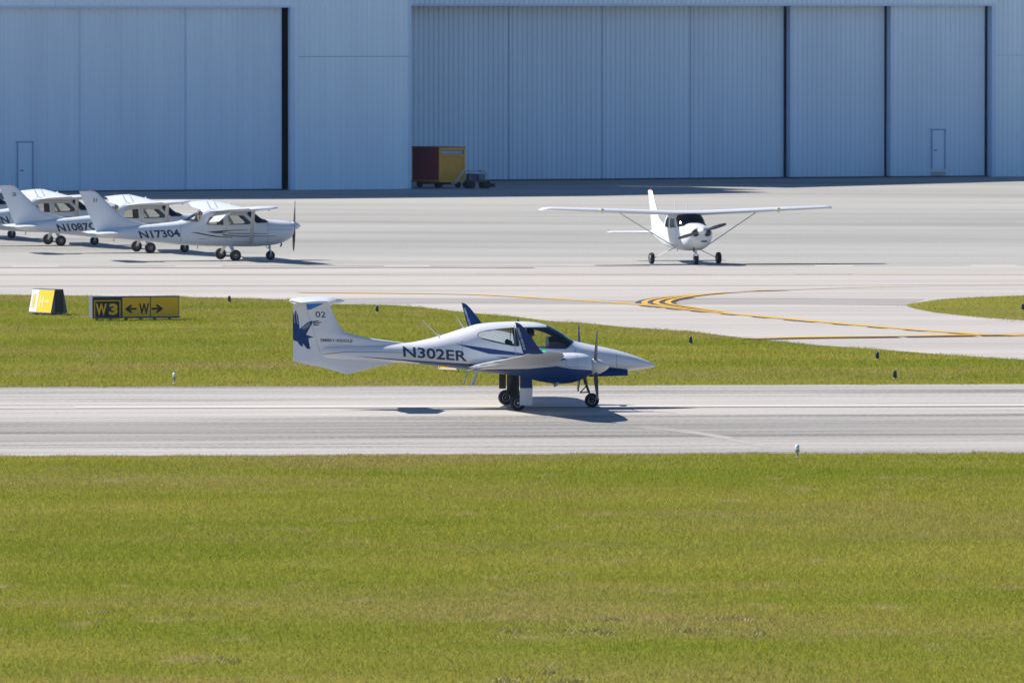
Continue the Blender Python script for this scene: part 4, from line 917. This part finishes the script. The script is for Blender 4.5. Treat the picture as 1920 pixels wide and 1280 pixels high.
for a, b, f0, f1, m in ((-.12, -.06, .25, .7, M_PALE), (.05, .10, .2, .72, M_PALE), (-.06, .06, .44, .52, M_PALE), (.18, .40, .44, .52, M_PALE), (-.42, -.34, .2, .78, M_SY), (-.52, -.44, .2, .78, M_PALEG)): fpanel('lettering', a, b, f0, f1, m, .010)
bm = bmesh.new(); box(bm, (Lh + .006, 0, .43), (.012, .30, .66)); build('end_cap', bm, M_SB, S2)
for x in (-.5, 0, .5):
    bm = bmesh.new(); box(bm, (x, 0, .03), (.06, .4, .08)); build('leg', bm, M_DARK, S2)
# small yellow sign on the verge behind the plane
S3 = empty('marker_sign', at(839, 696.5), R(-48)); tag(S3, 'small yellow sign on the grass seen below the belly of the twin-engine plane', 'sign')
bm = bmesh.new(); box(bm, (0, .05, .20), (.66, .08, .24)); build('face_panel', bm, M_SY, S3)
bm = bmesh.new()
for p, s in (((0, .05, .335), (.70, .11, .02)), ((0, .05, .065), (.70, .11, .02)), ((-.34, .05, .2), (.02, .11, .26)), ((.34, .05, .2), (.02, .11, .26))): box(bm, p, s)
build('frame', bm, M_SW, S3)
for x in (-.16, .16):
    bm = bmesh.new(); tube(bm, [(x, .05, 0), (x, .05, .06)], .02, 6); build('leg', bm, M_METAL, S3)

# ------------------------------------------------------------------ edge lights
M_LENSB = mat('blue_lens', (.012, .016, .06), .15, coat=.5); M_LENSW = mat('clear_lens', (.70, .75, .80), .2, coat=.5); M_CAN = mat('light_base', (.35, .34, .32), .6)
def light(name, lens, scale, stem, tilt=0):
    T = empty(name, (0, 0, 0)); s = scale
    bm = bmesh.new(); lathe(bm, [(.09 * s, 0), (.09 * s, .015), (.03 * s, .03)], (0, 0, 0), 'z', 12); tube(bm, [(0, 0, .02), (0, 0, stem)], .022 * s, 8); build('stem', bm, M_CAN, T, 40)
    bm = bmesh.new(); lathe(bm, [(.05 * s, stem - .03), (.075 * s, stem), (.075 * s, stem + .05 * s)], (0, 0, 0), 'z', 14); build('collar', bm, M_DARK if lens is M_LENSB else M_METAL, T, 40)
    bm = bmesh.new(); lathe(bm, [(.062 * s, stem + .045 * s), (.07 * s, stem + .10 * s), (.066 * s, stem + .16 * s), (.045 * s, stem + .20 * s), (.008, stem + .215 * s)], (0, 0, 0), 'z', 16); build('lens', bm, lens, T, 40)
    return T
LB = light('taxiway_light', M_LENSB, .72, .06); LW = light('runway_light', M_LENSW, .66, .14)
taxi = [((707, 586), 'blue taxiway light on the grass above the dorsal spine of the twin-engine plane'), ((430, 567), 'blue taxiway light between the W3 sign and the tail of the twin-engine plane'), ((1295, 645), 'blue taxiway light on the grass just beyond the nose of the twin-engine plane'),
        ((1645, 674), 'blue taxiway light on the right verge, close to the pavement edge'), ((1678, 710), 'blue taxiway light on the right verge, close to the runway edge'), ((1918, 582), 'blue taxiway light on the grass island at the right edge')]
for i, (p, lab) in enumerate(taxi):
    o = LB if i == 0 else copy_tree(LB); o.location = at(*p); tag(o, lab, 'light', 'blue taxiway edge lights')
for i, (p, lab) in enumerate((((327, 719), 'clear runway light on a stem at the far runway edge, below the W3 sign'), ((1495, 858), 'clear runway light on the near edge of the runway at the right'))):
    o = LW if i == 0 else copy_tree(LW); o.location = at(*p); tag(o, lab, 'light', 'clear runway edge lights')

# ------------------------------------------------------------------ air
bm = bmesh.new(); box(bm, (0, 2800, 15.5), (8200, 6600, 33)); hz = build('haze', bm, []); hz.data.materials.clear()
m = bpy.data.materials.new('haze_air'); m.use_nodes = True; nt = m.node_tree; nt.nodes.remove(nt.nodes['Principled BSDF'])
v = nt.nodes.new('ShaderNodeVolumePrincipled'); v.inputs['Density'].default_value = .00003; v.inputs['Color'].default_value = (.6, .78, 1, 1)
nt.links.new(v.outputs[0], nt.nodes['Material Output'].inputs['Volume']); hz.data.materials.append(m); tag(hz, kind='stuff')
